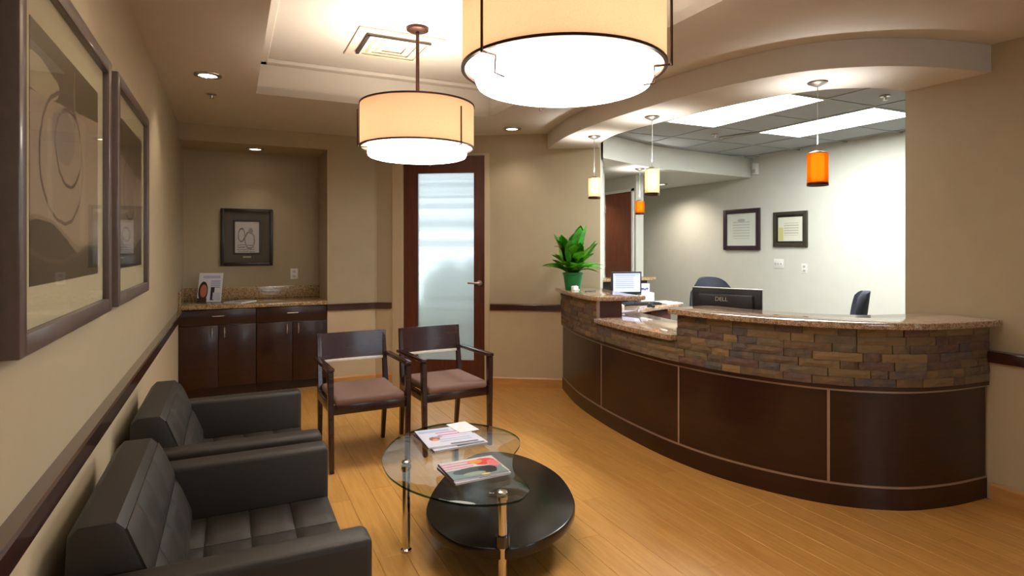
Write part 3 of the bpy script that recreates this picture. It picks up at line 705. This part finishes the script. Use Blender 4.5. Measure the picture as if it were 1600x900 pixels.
art2 = printed('abstract_print_forms', (150, 128, 112), [
    ('above', .5, .74, -.1, 0, (86, 72, 54)), ('ring', .45, .58, .25, .22, (76, 60, 54), .05, .9), ('ell', .5, .6, .2, .14, (132, 118, 112), 0, .7), ('rect', .7, .4, .06, .2, (176, 152, 134), 0, .5),
    ('wave', .5, .2, 5.0, .05, (88, 68, 52), 2.2), ('wave', .5, .1, 6.0, .03, (66, 50, 40), .4)], (0, 2), wob=.05)
framed('framed_artwork', 'large framed abstract print nearest the viewer, cream mat, dark frame', 1.09, .945, .05, .04, .10, art1, MOULD, MATB, (XL+.002, 2.145, 1.234), PI/2, 'abstract prints on the long wall')
framed('framed_artwork', 'framed abstract print further along the wall, closer to the niche', 1.0, .955, .05, .04, .10, art2, MOULD, MATB, (XL+.002, 3.335, 1.234), PI/2, 'abstract prints on the long wall')
sk = printed('pencil_sketch_print', (212, 206, 208), [('ring', .32, .62, .14, .2, (120, 112, 116), .12), ('ring', .66, .45, .2, .26, (132, 124, 128), .1), ('lines', .5, .2, .36, .12, (150, 142, 146), 90), ('ell', .7, .75, .1, .1, (160, 150, 154))], (0, 2), wob=.1)
DFR = plain('black_picture_frame', (28, 22, 22), .35)
pm = framed('framed_picture', 'small dark framed sketch hung in the cabinet niche', .52, .62, .035, .03, .105, sk, DFR, plain('grey_mat_board', (96, 88, 84), .8), (.165, NYB, 1.27), 0, None, (.018, DFR))
MB().box((-.04, -.018, .085), (.04, -.012, .103)).build('plaque', plain('pale_plaque', (200, 186, 168), .4), pm, smooth=False)
cert1 = printed('certificate_print', (236, 236, 230), [('lines', .5, .5, .3, .3, (206, 208, 204), 70), ('ell', .5, .8, .14, .05, (190, 196, 196))], (0, 2))
cert2 = printed('certificate_print_gold', (238, 234, 220), [('rect', .12, .3, .1, .28, (222, 214, 140)), ('lines', .55, .5, .3, .26, (196, 192, 180), 60)], (0, 2))
framed('framed_certificate', 'taller dark framed certificate on the pale reception wall', .63, .56, .06, .03, .012, cert1, plain('dark_plum_frame', (54, 38, 46), .35), PAPER, (RX, 5.895, 1.43), -PI/2, 'certificates on the reception wall')
framed('framed_certificate', 'smaller olive-edged framed certificate right of the other one', .49, .44, .045, .03, .025, cert2, plain('olive_black_frame', (58, 54, 42), .35), plain('black_mat_board', (40, 36, 36), .7), (RX, 5.12, 1.475), -PI/2, 'certificates on the reception wall')

# wall plates
def plate(name, label, M, cat, double=False):
    t = thing(name, label, cat); t.matrix_world = M
    MB().box((-.04 if not double else -.075, -.006, -.06), (.04 if not double else .075, 0, .06), .003).build('cover', WHITEP, t)
    if cat == 'outlet':
        for z in (-.025, .025): MB().box((-.016, -.009, z-.014), (.016, -.005, z+.014), .003).build('socket', GREYW, t)
    else:
        for x_ in ((-.04, 0, .04) if double else (0,)): MB().box((x_-.006, -.016, -.012), (x_+.006, -.005, .012), .002).build('toggle', GREYW, t)
    return t
plate('wall_outlet', 'beige outlet above the niche backsplash', Matrix.Translation((.651, NYB, 1.17)), 'outlet')
plate('light_switch', 'triple light switch plate under the smaller certificate', Matrix.Translation((RX, 5.297, 1.26)) @ Matrix.Rotation(-PI/2, 4, 'Z'), 'switch', True)
plate('wall_outlet', 'white outlet plate low on the pale wall right of the switches', Matrix.Translation((RX, 4.926, 1.21)) @ Matrix.Rotation(-PI/2, 4, 'Z'), 'outlet')
sn = thing('motion_sensor', 'small white sensor at the top corner of the pale reception wall', 'sensor', (RX-.03, 5.64, 2.43))
MB().box((-.03, -.035, 0), (.03, .035, .15), .012).build('housing', WHITEP, sn); MB().box((-.036, -.025, .02), (-.029, .025, .07), .004).build('lens', GREYW, sn)

# ------------------------------------------------------------------ niche cabinets
def cabinet(label, x0, x1):
    t = thing('base_cabinet', label, 'cabinet', ((x0+x1)/2, YB+.3, 0), 0, 'niche base cabinets'); h = (x1-x0)/2-.001
    MB().box((-h, -.28, .10), (h, .32, .868), .002).box((-h, -.21, 0), (h, .32, .10)).build('body', MAHOG, t)
    d_ = MB().box((-h+.004, -.30, .715), (h-.004, -.281, .862), .003).build('drawer', MAHOG, t)
    MB().tube([(-.055, -.30, .80), (-.05, -.322, .80), (.05, -.322, .80), (.055, -.30, .80)], .005, 8).build('handle', SATIN, d_)
    for sx in (-1, 1):
        a, b = (-h+.004, -.002) if sx < 0 else (.002, h-.004)
        q = MB().box((a, -.30, .105), (b, -.281, .708), .003).build('door', MAHOG, t)
        MB().tube([(sx*.055, -.30, .69), (sx*.055, -.324, .685), (sx*.055, -.326, .64), (sx*.055, -.324, .595), (sx*.055, -.30, .59)], [.005, .006, .008, .006, .005], 8).build('handle', SATIN, q)
    return t
cabinet('mahogany two-door cabinet in the niche next to the artwork wall', XL+.002, .235)
cabinet('mahogany two-door cabinet in the niche next to the short chair rail', .235, NX-.002)
ct = thing('niche_countertop', 'gold speckled granite countertop with backsplash on the niche cabinets', 'countertop')
MB().box((XL+.001, YB-.025, .87), (NX-.001, NYB-.001, .91), .006).build('slab', GRAN2, ct)
MB().box((XL+.001, NYB-.022, .91), (NX-.001, NYB-.001, 1.04), .003).build('backsplash', GRAN2, ct)
MB().box((XL+.001, YB+.02, .91), (XL+.022, NYB-.022, 1.04), .003).build('side_splash', GRAN2, ct)
# magazines on the niche counter
cov = printed('health_magazine_cover', (226, 228, 242), [('ell', .22, .36, .2, .34, (60, 32, 24)), ('ell', .24, .38, .14, .22, (196, 122, 88)), ('rect', .2, .06, .2, .07, (56, 36, 34)), ('lines', .55, .86, .36, .06, (120, 124, 190), 130), ('lines', .72, .6, .2, .14, (140, 144, 200), 90), ('rect', .62, .28, .08, .22, (44, 42, 60)), ('rect', .8, .2, .16, .12, (206, 208, 226))], (0, 2))
hold = thing('magazine_holder', 'clear stand holding a white magazine with a portrait on the niche counter', 'magazine stand', (-.20, 6.72, .91), math.radians(-20))
Mt = Matrix.Rotation(math.radians(-14), 4, 'X')
MB().box((-.125, .012, .005), (.125, .015, .26), .001, 1, Mt).box((-.125, -.03, 0), (.125, .10, .004), .001, 1).box((-.125, -.032, .0), (.125, -.028, .04), .001, 1).build('stand', GLASS, hold, smooth=False)
mg = thing('magazine', 'upright white magazine with a portrait cover in the clear stand', 'magazine', (-.20, 6.72, .916), math.radians(-20))
o = MB().box((-.115, .0, .0), (.115, .010, .30)).build('cover', cov, mg, smooth=False); o.matrix_local = Mt
def magazine(label, loc, rz, w_, h_, th, cover, group=None):
    t = thing('magazine', label, 'magazine', loc, rz, group)
    MB().box((-w_/2, -h_/2, 0), (w_/2, h_/2, th-.001), .001, 1).build('pages', PAPER, t, smooth=False)
    MB().box((-w_/2-.002, -h_/2-.002, th-.001), (w_/2+.002, h_/2+.002, th)).build('cover', cover, t, smooth=False)
    MB().box((-w_/2-.002, -h_/2-.002, 0), (-w_/2, h_/2+.002, th), 0).build('spine', plain('mauve_spine', (104, 84, 130), .4), t, smooth=False)
    return t
c1 = printed('pale_magazine_cover', (222, 220, 238), [('ell', .24, .42, .10, .12, (150, 70, 50)), ('ell', .24, .36, .06, .06, (232, 150, 90)), ('ell', .32, .5, .09, .05, (150, 146, 160)), ('lines', .62, .62, .28, .16, (208, 120, 180), 46), ('lines', .6, .3, .3, .1, (176, 180, 208), 60), ('rect', .35, .85, .3, .06, (168, 190, 226)), ('rect', .7, .06, .26, .03, (60, 56, 66))], (0, 1))
c2 = printed('colourful_magazine_cover', (206, 202, 196), [('rect', .5, .25, .5, .26, (120, 140, 140)), ('ell', .5, .36, .38, .18, (62, 74, 74)), ('ell', .72, .3, .16, .2, (34, 24, 30)), ('ell', .45, .2, .2, .08, (150, 160, 150)), ('ell', .8, .75, .2, .2, (214, 70, 60)), ('ell', .64, .82, .14, .12, (232, 150, 70)), ('ell', .92, .6, .1, .2, (222, 120, 130)), ('lines', .3, .75, .26, .16, (214, 104, 160), 44), ('ell', .62, .08, .08, .05, (226, 196, 120))], (0, 1), wob=.06)
magazine('pale magazine lying at the bottom of the back pile on the glass table', (1.075, 3.03, .4325), .05, .30, .32, .010, c1, 'magazines on the glass table')
magazine('pale magazine with a small red picture topping the back pile', (1.06, 3.035, .443), -.04, .285, .29, .009, c1, 'magazines on the glass table')
magazine('magazine under the colourful one at the front of the glass table', (1.02, 2.545, .4325), .05, .275, .215, .010, c1, 'magazines on the glass table')
magazine('colourful magazine on top of the front pile on the glass table', (1.02, 2.55, .443), .0, .27, .21, .010, c2, 'magazines on the glass table')
o = MB().box((-.06, -.09, 0), (.06, .09, .002)).build('leaflet', PAPER, loc=(1.19, 3.14, .4525), smooth=False); o.rotation_euler = (0, 0, .1); tag(o, 'small white leaflet on the back magazine pile', 'leaflet')
magazine('small magazine lying flat on the niche counter beside the upright one', (.09, 6.60, .9105), -.6, .2, .26, .012, printed('grey_magazine_cover', (214, 214, 226), [('ell', .4, .6, .3, .16, (60, 50, 60)), ('rect', .5, .2, .5, .1, (190, 190, 214))], (0, 1)))

# ------------------------------------------------------------------ armchairs (front = +X)
def armchair(label, loc):
    t = thing('armchair', label, 'armchair', loc, 0, 'black leather armchairs along the wall')
    for sy in (-1, 1):
        MB().box((-.40, sy*.445-.055, .09), (.415, sy*.445+.055, .612), .022, 3).build('arm', LEATHER, t)
    MB().box((-.36, -.388, .10), (.385, .388, .27), .015).build('seat_base', LEATHER, t)
    sc_ = MB().box((-.22, -.386, .27), (.41, .386, .395), .02, 3).build('seat_cushion', LEATHER, t)
    pw, pd_ = .62/4, .765/3
    pm_ = MB().puff(pw-.003, pd_-.003, .013, base=.003).mesh('seat_panel', LEATHER, angle=60)
    for i in range(4):
        for j in range(3): link('seat_panel', pm_, sc_, (-.21+pw*(i+.5), -.3825+pd_*(j+.5), .395))
    bm_ = MB().prism([(-.10, -.36), (-.10, -.40), (-.225, -.725), (-.245, -.745), (-.33, -.745), (-.355, -.72), (-.395, -.10), (-.30, -.10)], -.386, .386, .012, 2, Matrix.Rotation(PI/2, 4, 'X') @ Matrix.Diagonal((1, -1, -1, 1)))
    bk = bm_.build('backrest', LEATHER, t)
    # quilted panels on the leaning front face
    p0, p1 = Vector((-.108, 0, .42)), Vector((-.224, 0, .722)); up = (p1-p0); Lh = up.length; up.normalize()
    nrm = Vector((up.z, 0, -up.x)); ph, pwid = Lh/2, .77/4
    bp_ = MB().puff(pwid-.003, ph-.003, .012, base=.003).mesh('back_panel', LEATHER, angle=60)
    for i in range(4):
        for j in range(2):
            c = p0+up*(ph*(j+.5))+nrm*.0+Vector((0, -.385+pwid*(i+.5), 0))
            M = Matrix(((0, up.x, nrm.x, c.x), (1, 0, 0, c.y), (0, up.z, nrm.z, c.z), (0, 0, 0, 1)))
            link('back_panel', bp_, bk, M=M)
    for sx in (-.33, .35):
        for sy in (-.43, .43): MB().cyl((sx, sy, 0), .02, .095, .026, 16).build('leg', CHROME, t)
    return t
armchair('black leather armchair nearest the viewer with quilted seat', (-.03, 2.262, 0))
armchair('black leather armchair further back, next to the niche cabinets', (-.03, 3.345, 0))

# ------------------------------------------------------------------ side chairs (front = -Y)
def side_chair(label, loc, rz):
    t = thing('side_chair', label, 'chair', loc, rz, 'dark wood side chairs in front of the glass door')
    for sx in (-1, 1):
        MB().beam((sx*.255, -.275, 0), (sx*.262, -.262, .66), (.015, .017), (.019, .024)).build('leg', CHAIRW, t)
        mb = MB().beam((sx*.235, .29, 0), (sx*.242, .235, .44), (.014, .017), (.018, .024))
        mb.beam((sx*.242, .235, .43), (sx*.242, .295, .83), (.018, .024), (.014, .012)); mb.build('leg', CHAIRW, t)
        M = Matrix.Translation((sx*.262, -.02, .668)) @ Matrix.Rotation(math.radians(-1), 4, 'X')
        MB().box((-.024, -.268, -.012), (.024, .285, .012), .006, M=M).build('armrest', CHAIRW, t)
    MB().box((-.25, -.275, .375), (.25, -.25, .435), .003).box((-.245, .215, .375), (.245, .24, .435), .003).box((-.262, -.26, .375), (-.236, .23, .435), .003).box((.236, -.26, .375), (.262, .23, .435), .003).build('seat_frame', CHAIRW, t)
    MB().box((-.235, -.285, .43), (.235, .225, .485), .022, 4).build('seat', SEATF, t)
    # gently bowed back panel
    q = bmesh.new(); R = []
    for i in range(13):
        u = i/6-1; x_ = u*.256; y_ = .278+.018*(1-u*u)
        R.append([q.verts.new((x_, y_-.010-.008, .645)), q.verts.new((x_, y_-.010+.012, .835)), q.verts.new((x_, y_+.010+.012, .835)), q.verts.new((x_, y_+.010-.008, .645))])
    for a_, b_ in zip(R, R[1:]):
        for k in range(4): q.faces.new((a_[k], a_[(k+1) % 4], b_[(k+1) % 4], b_[k]))
    q.faces.new(R[0]); q.faces.new(R[-1][::-1]); bmesh.ops.recalc_face_normals(q, faces=q.faces)
    bp2 = MB().merge(q).build('backrest', CHAIRW, t)
    MB().box((-.235, .255, .624), (.235, .285, .643), .003).build('pale_strip', plain('pale_satin_strip', (228, 222, 214), .3), bp2)  # pale-coloured strip just below the back panel
    return t
side_chair('dark wood armchair with mauve seat beside the niche cabinets', (.84, 4.25, 0), math.radians(2))
side_chair('dark wood armchair with mauve seat standing before the glass door', (1.47, 4.29, 0), math.radians(4))

# ------------------------------------------------------------------ coffee table
tbl = thing('coffee_table', 'glass-topped coffee table with chrome legs and a black oval shelf', 'table', (1.05, 2.75, 0))
gl_pts = [(.687, 2.946), (.652, 2.722), (.671, 2.565), (.718, 2.438), (.8, 2.308), (.889, 2.225), (.994, 2.188), (1.09, 2.19), (1.165, 2.26), (1.19, 2.37), (1.205, 2.50), (1.28, 2.66), (1.38, 2.79), (1.43, 2.92), (1.41, 3.08), (1.30, 3.25), (1.14, 3.325), (.964, 3.28), (.81, 3.17)]
gp = [(p.x-1.05, p.y-2.75) for p in smooth_curve(gl_pts, 5, True)]
MB().prism(gp, .420, .432, .003).build('glass_top', TGLASS, tbl)
ds_pts = [(.834, 2.66), (.865, 2.45), (.953, 2.32), (1.09, 2.25), (1.27, 2.28), (1.44, 2.38), (1.57, 2.55), (1.66, 2.85), (1.645, 3.12), (1.55, 3.32), (1.40, 3.38), (1.22, 3.28), (1.04, 3.08), (.90, 2.86)]
dp = [(p.x-1.05, p.y-2.75) for p in smooth_curve(ds_pts, 5, True)]
MB().prism(dp, .150, .200, .008).build('lower_shelf', BLACKT, tbl)
for x_, y_ in ((.77, 2.80), (1.045, 2.28), (1.15, 3.15)):
    l_ = MB().lathe([(.001, 0), (.026, 0), (.026, .012), (.019, .018), (.019, .40), (.024, .404), (.024, .419), (.001, .419)], 24).build('leg', CHROME, tbl, (x_-1.05, y_-2.75, 0))
    if y_ < 3: MB().lathe([(.001, .4325), (.022, .4325), (.022, .437), (.012, .442), (.001, .442)], 20).build('top_cap', CHROME, l_)
for x_, y_ in ((1.045, 2.28),):
    MB().lathe([(.021, .205), (.030, .205), (.030, .25), (.021, .25)], 24, (x_-1.05, y_-2.75), close=True).build('collar', plain('dark_chrome', (90, 88, 92), .15, 1), tbl)

# ------------------------------------------------------------------ drum pendant lamps
def shade_mat():
    t = NT('amber_linen_shade'); co = t.coord('Object', (60, 60, 60)); n = t.noise(co, 3, 3)
    col = t.ramp(n, [(.3, (.60, .46, .345, 1)), (.7, (.65, .51, .39, 1))])
    d_ = t.add('ShaderNodeBsdfDiffuse'); t.link(col, d_.inputs[0]); tl = t.add('ShaderNodeBsdfTranslucent'); t.link(col, tl.inputs[0])
    m = t.add('ShaderNodeMixShader'); m.inputs[0].default_value = .55; t.link(d_.outputs[0], m.inputs[1]); t.link(tl.outputs[0], m.inputs[2]); t.link(m.outputs[0], t.out.inputs[0]); return t.m
SHADE = shade_mat(); DIFF = emit('glowing_opal_diffuser', (1.0, .93, .83), DIFF_E)
def drum(label, x, y, rods0):
    zb, h, r = 2.13, .275, .37
    t = thing('pendant_lamp', label, 'pendant lamp', (x, y, zb), 0, 'drum pendants in the ceiling tray')
    MB().lathe([(r, 0), (r, h), (r-.004, h), (r-.004, 0)], 72, close=True).build('shade', SHADE, t, angle=50)
    for z in (-.006, h-.006): MB().lathe([(r-.008, z), (r+.005, z), (r+.005, z+.010), (r-.008, z+.010)], 72, close=True).build('rim', BRONZE, t)
    MB().lathe([(.001, -.070), (.29, -.070), (.315, -.062), (.325, -.040), (.325, .012), (.30, .014), (.001, .014)], 64).build('diffuser', DIFF, t, angle=50)
    for k in range(3):
        a = rods0+k*2*PI/3; c_, s_ = math.cos(a), math.sin(a); q = r+.016
        MB().tube([(q*c_, q*s_, h-.055), (q*c_, q*s_, -.02)], .005, 8).tube([(q*c_, q*s_, -.016), (.315*c_, .315*s_, -.016)], .004, 6).build('rod', BRONZE, t)
        MB().tube([(.327*c_, .327*s_, -.02), (.331*c_, .331*s_, -.075), (.29*c_, .29*s_, -.080)], .003, 6).build('clip', BRONZE, t)
    for k in range(3):
        a = rods0+.5+k*2*PI/3; MB().tube([(0, 0, h-.05), ((r-.006)*math.cos(a), (r-.006)*math.sin(a), h-.05)], .004, 6).build('spoke', BRONZE, t)
    MB().cyl((0, 0, h-.10), .012, ZT-zb-(h-.10), n=14).build('stem', BRONZE, t)
    MB().lathe([(.001, ZT-zb-.028), (.05, ZT-zb-.028), (.072, ZT-zb-.018), (.074, ZT-zb-.001), (.001, ZT-zb-.001)], 32).build('canopy', BRONZE, t)
    MB().lathe([(.001, .05), (.03, .06), (.04, .10), (.03, .14), (.014, .17), (.014, .20), (.001, .20)], 20).build('bulb', emit('bulb_glow', (1, .8, .55), 6), t)
    for k in range(3):
        a = k*2*PI/3+.9; ld = bpy.data.lights.new('lamp_glow', 'POINT'); ld.energy = BULB_W/3; ld.color = WARM; ld.shadow_soft_size = .05
        lo = bpy.data.objects.new('lamp_glow', ld); COL.objects.link(lo); lo.parent = t; lo.location = (.15*math.cos(a), .15*math.sin(a), .15)
    return t
drum('drum pendant lamp with amber shade hanging farther off, near the vent', 1.113, 3.77, 5.19)
drum('large amber drum pendant lamp nearest the viewer, cut by the top edge', 1.106, 1.876, 3.43)

# mini pendants
MINI = NT('amber_glass'); MINI.base((.9, .45, .10, 1), .2)
def amber():
    t = NT('amber_glass_shade'); d_ = t.add('ShaderNodeBsdfTranslucent'); d_.inputs[0].default_value = (.95, .42, .06, 1); gl = t.add('ShaderNodeBsdfDiffuse'); gl.inputs[0].default_value = (.35, .12, .02, 1)
    m = t.add('ShaderNodeMixShader'); m.inputs[0].default_value = .7; t.link(gl.outputs[0], m.inputs[1]); t.link(d_.outputs[0], m.inputs[2])
    tr = t.add('ShaderNodeBsdfTransparent'); tr.inputs[0].default_value = (.98, .62, .18, 1); m2 = t.add('ShaderNodeMixShader'); m2.inputs[0].default_value = .45; t.link(m.outputs[0], m2.inputs[1]); t.link(tr.outputs[0], m2.inputs[2])
    t.link(m2.outputs[0], t.out.inputs[0]); return t.m
AMBER = amber()
AMBER2 = AMBER.copy(); AMBER2.name = 'pale_amber_glass_shade'
for n_ in AMBER2.node_tree.nodes:
    if n_.type == 'BSDF_TRANSLUCENT': n_.inputs[0].default_value = (.98, .88, .62, 1)
    if n_.type == 'BSDF_TRANSPARENT': n_.inputs[0].default_value = (.99, .94, .82, 1)
    if n_.type == 'BSDF_DIFFUSE': n_.inputs[0].default_value = (.7, .55, .32, 1)
def mini(label, x, y, zc, zb, h, r, white):
    t = thing('mini_pendant', label, 'pendant lamp', (x, y, zb), 0, 'small amber pendants over the desk')
    MB().lathe([(r, 0), (r, h), (r-.004, h), (r-.004, 0)], 28, close=True).build('shade', AMBER2 if white else AMBER, t, angle=50)
    MB().lathe([(r-.006, -.004), (r+.002, -.004), (r+.002, .014), (r-.006, .014)], 28, close=True).build('rim', BRONZE, t)
    MB().lathe([(.001, .03), (r*.55, .03), (r*.62, .05), (r*.62, h-.012), (r*.5, h+.006), (.001, h+.006)], 24).build('inner_glass', emit('mini_pendant_glow', (1, .9, .68) if white else (1, .66, .22), 4.5 if white else 3.4), t)
    MB().lathe([(.012, h), (r*.9, h), (r*.9, h+.006), (.012, h+.02)], 24, close=True).build('cap', SATIN, t)
    MB().tube([(0, 0, h+.01), (0, 0, zc-zb-.03)], .0025, 6).build('cord', GREYW, t)
    MB().lathe([(.001, zc-zb-.03), (.012, zc-zb-.03), (.055, zc-zb-.010), (.06, zc-zb-.001), (.001, zc-zb-.001)], 28).build('canopy', SATIN, t)
    ld = bpy.data.lights.new('mini_glow', 'SPOT'); ld.energy = 18.0; ld.color = (1, .97, .93); ld.shadow_soft_size = .02; ld.spot_size = math.radians(125); ld.spot_blend = .9
    lo = bpy.data.objects.new('mini_glow', ld); COL.objects.link(lo); lo.parent = t; lo.location = (0, 0, h+.06); lo.rotation_euler = (PI, 0, 0)
mini('small pendant in front of the beige angled wall beside the opening', 3.04, 4.59, 2.5, 1.925, .185, .055, True)
mini('small bright pendant hanging from the curved soffit before the corridor', 2.99, 3.70, 2.5, 1.885, .20, .056, True)
mini('deep amber pendant hanging in front of the pale reception wall', 3.29, 2.48, 2.5, 1.86, .195, .06, False)
mini('small orange pendant hanging far back in front of the brown door', 4.36, 5.62, 2.4, 1.86, .15, .053, False)

# ------------------------------------------------------------------ ceiling fittings
TROFM = emit('fluorescent_lens', (.96, 1.0, .98), TROFF_E)
for (i, _), lab in zip(TROFF, ('fluorescent ceiling panel nearer the desk soffit', 'fluorescent ceiling panel nearer the certificates wall')):
    cx, cy = gx0+(i+.5)*g, gy0+g
    t = thing('ceiling_light', lab, 'ceiling light', (cx, cy, ZC), 0, 'fluorescent troffers above the desk')
    MB().box((-.29, -.595, -.004), (.29, .595, .006)).build('lens', TROFM, t, smooth=False)
    MB().box((-.303, -.608, -.006), (-.288, .608, .01)).box((.288, -.608, -.006), (.303, .608, .01)).box((-.288, -.608, -.006), (.288, -.594, .01)).box((-.288, .594, -.006), (.288, .608, .01)).build('frame', WHITEP, t, smooth=False)
LENS = emit('downlight_lens', (1, .9, .75), 9)
def downlight(label, x, y, z=ZC, power=SPOT_W, ang=110):
    t = thing('downlight', label, 'downlight', (x, y, z), 0, 'recessed downlights')
    MB().lathe([(.058, -.001), (.09, -.001), (.088, -.007), (.06, -.010)], 32, close=True).build('trim_ring', CHROME, t)
    MB().lathe([(.001, -.004), (.057, -.004), (.057, -.001), (.001, -.001)], 24).build('lens', LENS, t)
    ld = bpy.data.lights.new('downlight_beam', 'SPOT'); ld.energy = power; ld.color = WARM; ld.spot_size = math.radians(ang); ld.spot_blend = .8; ld.shadow_soft_size = .05
    lo = bpy.data.objects.new('downlight_beam', ld); COL.objects.link(lo); lo.parent = t; lo.location = (0, 0, -.02)
downlight('recessed downlight with a chrome ring near the artwork wall', -.14, 4.56)
downlight('small recessed downlight inside the cabinet niche', .235, 6.72, 2.5, 8, 100)
downlight('recessed downlight in front of the angled wall', 2.546, 5.323, power=14)
for x_, y_, lb in ((-.14, 2.4, 'recessed downlight above the armchair nearest the viewer'), (-.14, .3, 'recessed downlight beside the viewer near the artwork wall'), (2.75, -1.2, 'recessed downlight behind the viewer near the glazed opening')): downlight(lb, x_, y_, power=SPOT_W*.45)
downlight('recessed downlight in the corridor soffit washing the pale wall', 5.75, 6.9, 2.4, 80, 150)
downlight('recessed downlight deep in the corridor soffit', 4.3, 6.9, 2.4, 30, 120)
def sprinkler(label, x, y, z=ZC):
    t = thing('sprinkler', label, 'sprinkler', (x, y, z), 0)
    MB().lathe([(.001, -.001), (.035, -.001), (.035, -.006), (.012, -.01), (.008, -.03), (.001, -.03)], 20).build('escutcheon', SATIN, t); MB().lathe([(.001, -.034), (.016, -.034), (.016, -.031), (.001, -.031)], 16).build('deflector', SATIN, t)
sprinkler('small sprinkler head beside the chrome ringed downlight', -.13, 5.13)
sprinkler('sprinkler head in the drop ceiling between the fluorescent panels', 4.605, 4.674)
sprinkler('sprinkler head in the drop ceiling at the right edge of the opening', 4.634, 2.904)
vt = thing('ceiling_vent', 'square white air diffuser in the ceiling tray', 'vent', (1.06, 4.19, ZT))
MB().box((-.30, -.30, -.012), (.30, .30, -.001), .003).build('plate', plain('white_enamel', (222, 210, 190), .5), vt)
WL = plain('white_louver', (222, 210, 190), .5)
for hw in (.23, .17, .11):
    MB().lathe([(hw*1.414, -.014), (hw*1.414-.02, -.026), (hw*1.414-.05, -.026), (hw*1.414-.03, -.014)], 4, M=Matrix.Rotation(PI/4, 4, 'Z'), close=True).build('louver', WL, vt, smooth=False)
MB().box((-.235, -.235, -.030), (-.212, .19, -.0265)).box((-.235, -.235, -.030), (.21, -.212, -.0265)).build('slot', plain('vent_slot_shade', (34, 26, 22), .8), vt, smooth=False)  # dark strips paint the shade seen between the louvers on two sides
sv = thing('slot_diffuser', 'dark slot diffuser in the drop ceiling between the fluorescent panels', 'vent', (4.86, 4.575, ZC-.002), math.radians(110))
MB().box((-.22, -.03, -.01), (.22, .03, 0), .002).build('body', GREYW, sv); MB().box((-.2, -.012, -.0115), (.2, .012, -.0095)).build('slot', BLACKP, sv, smooth=False)
print('PLANKS', cnt_pl, 'STONES', len([o for o in desk.children if o.name.startswith('stone')]))
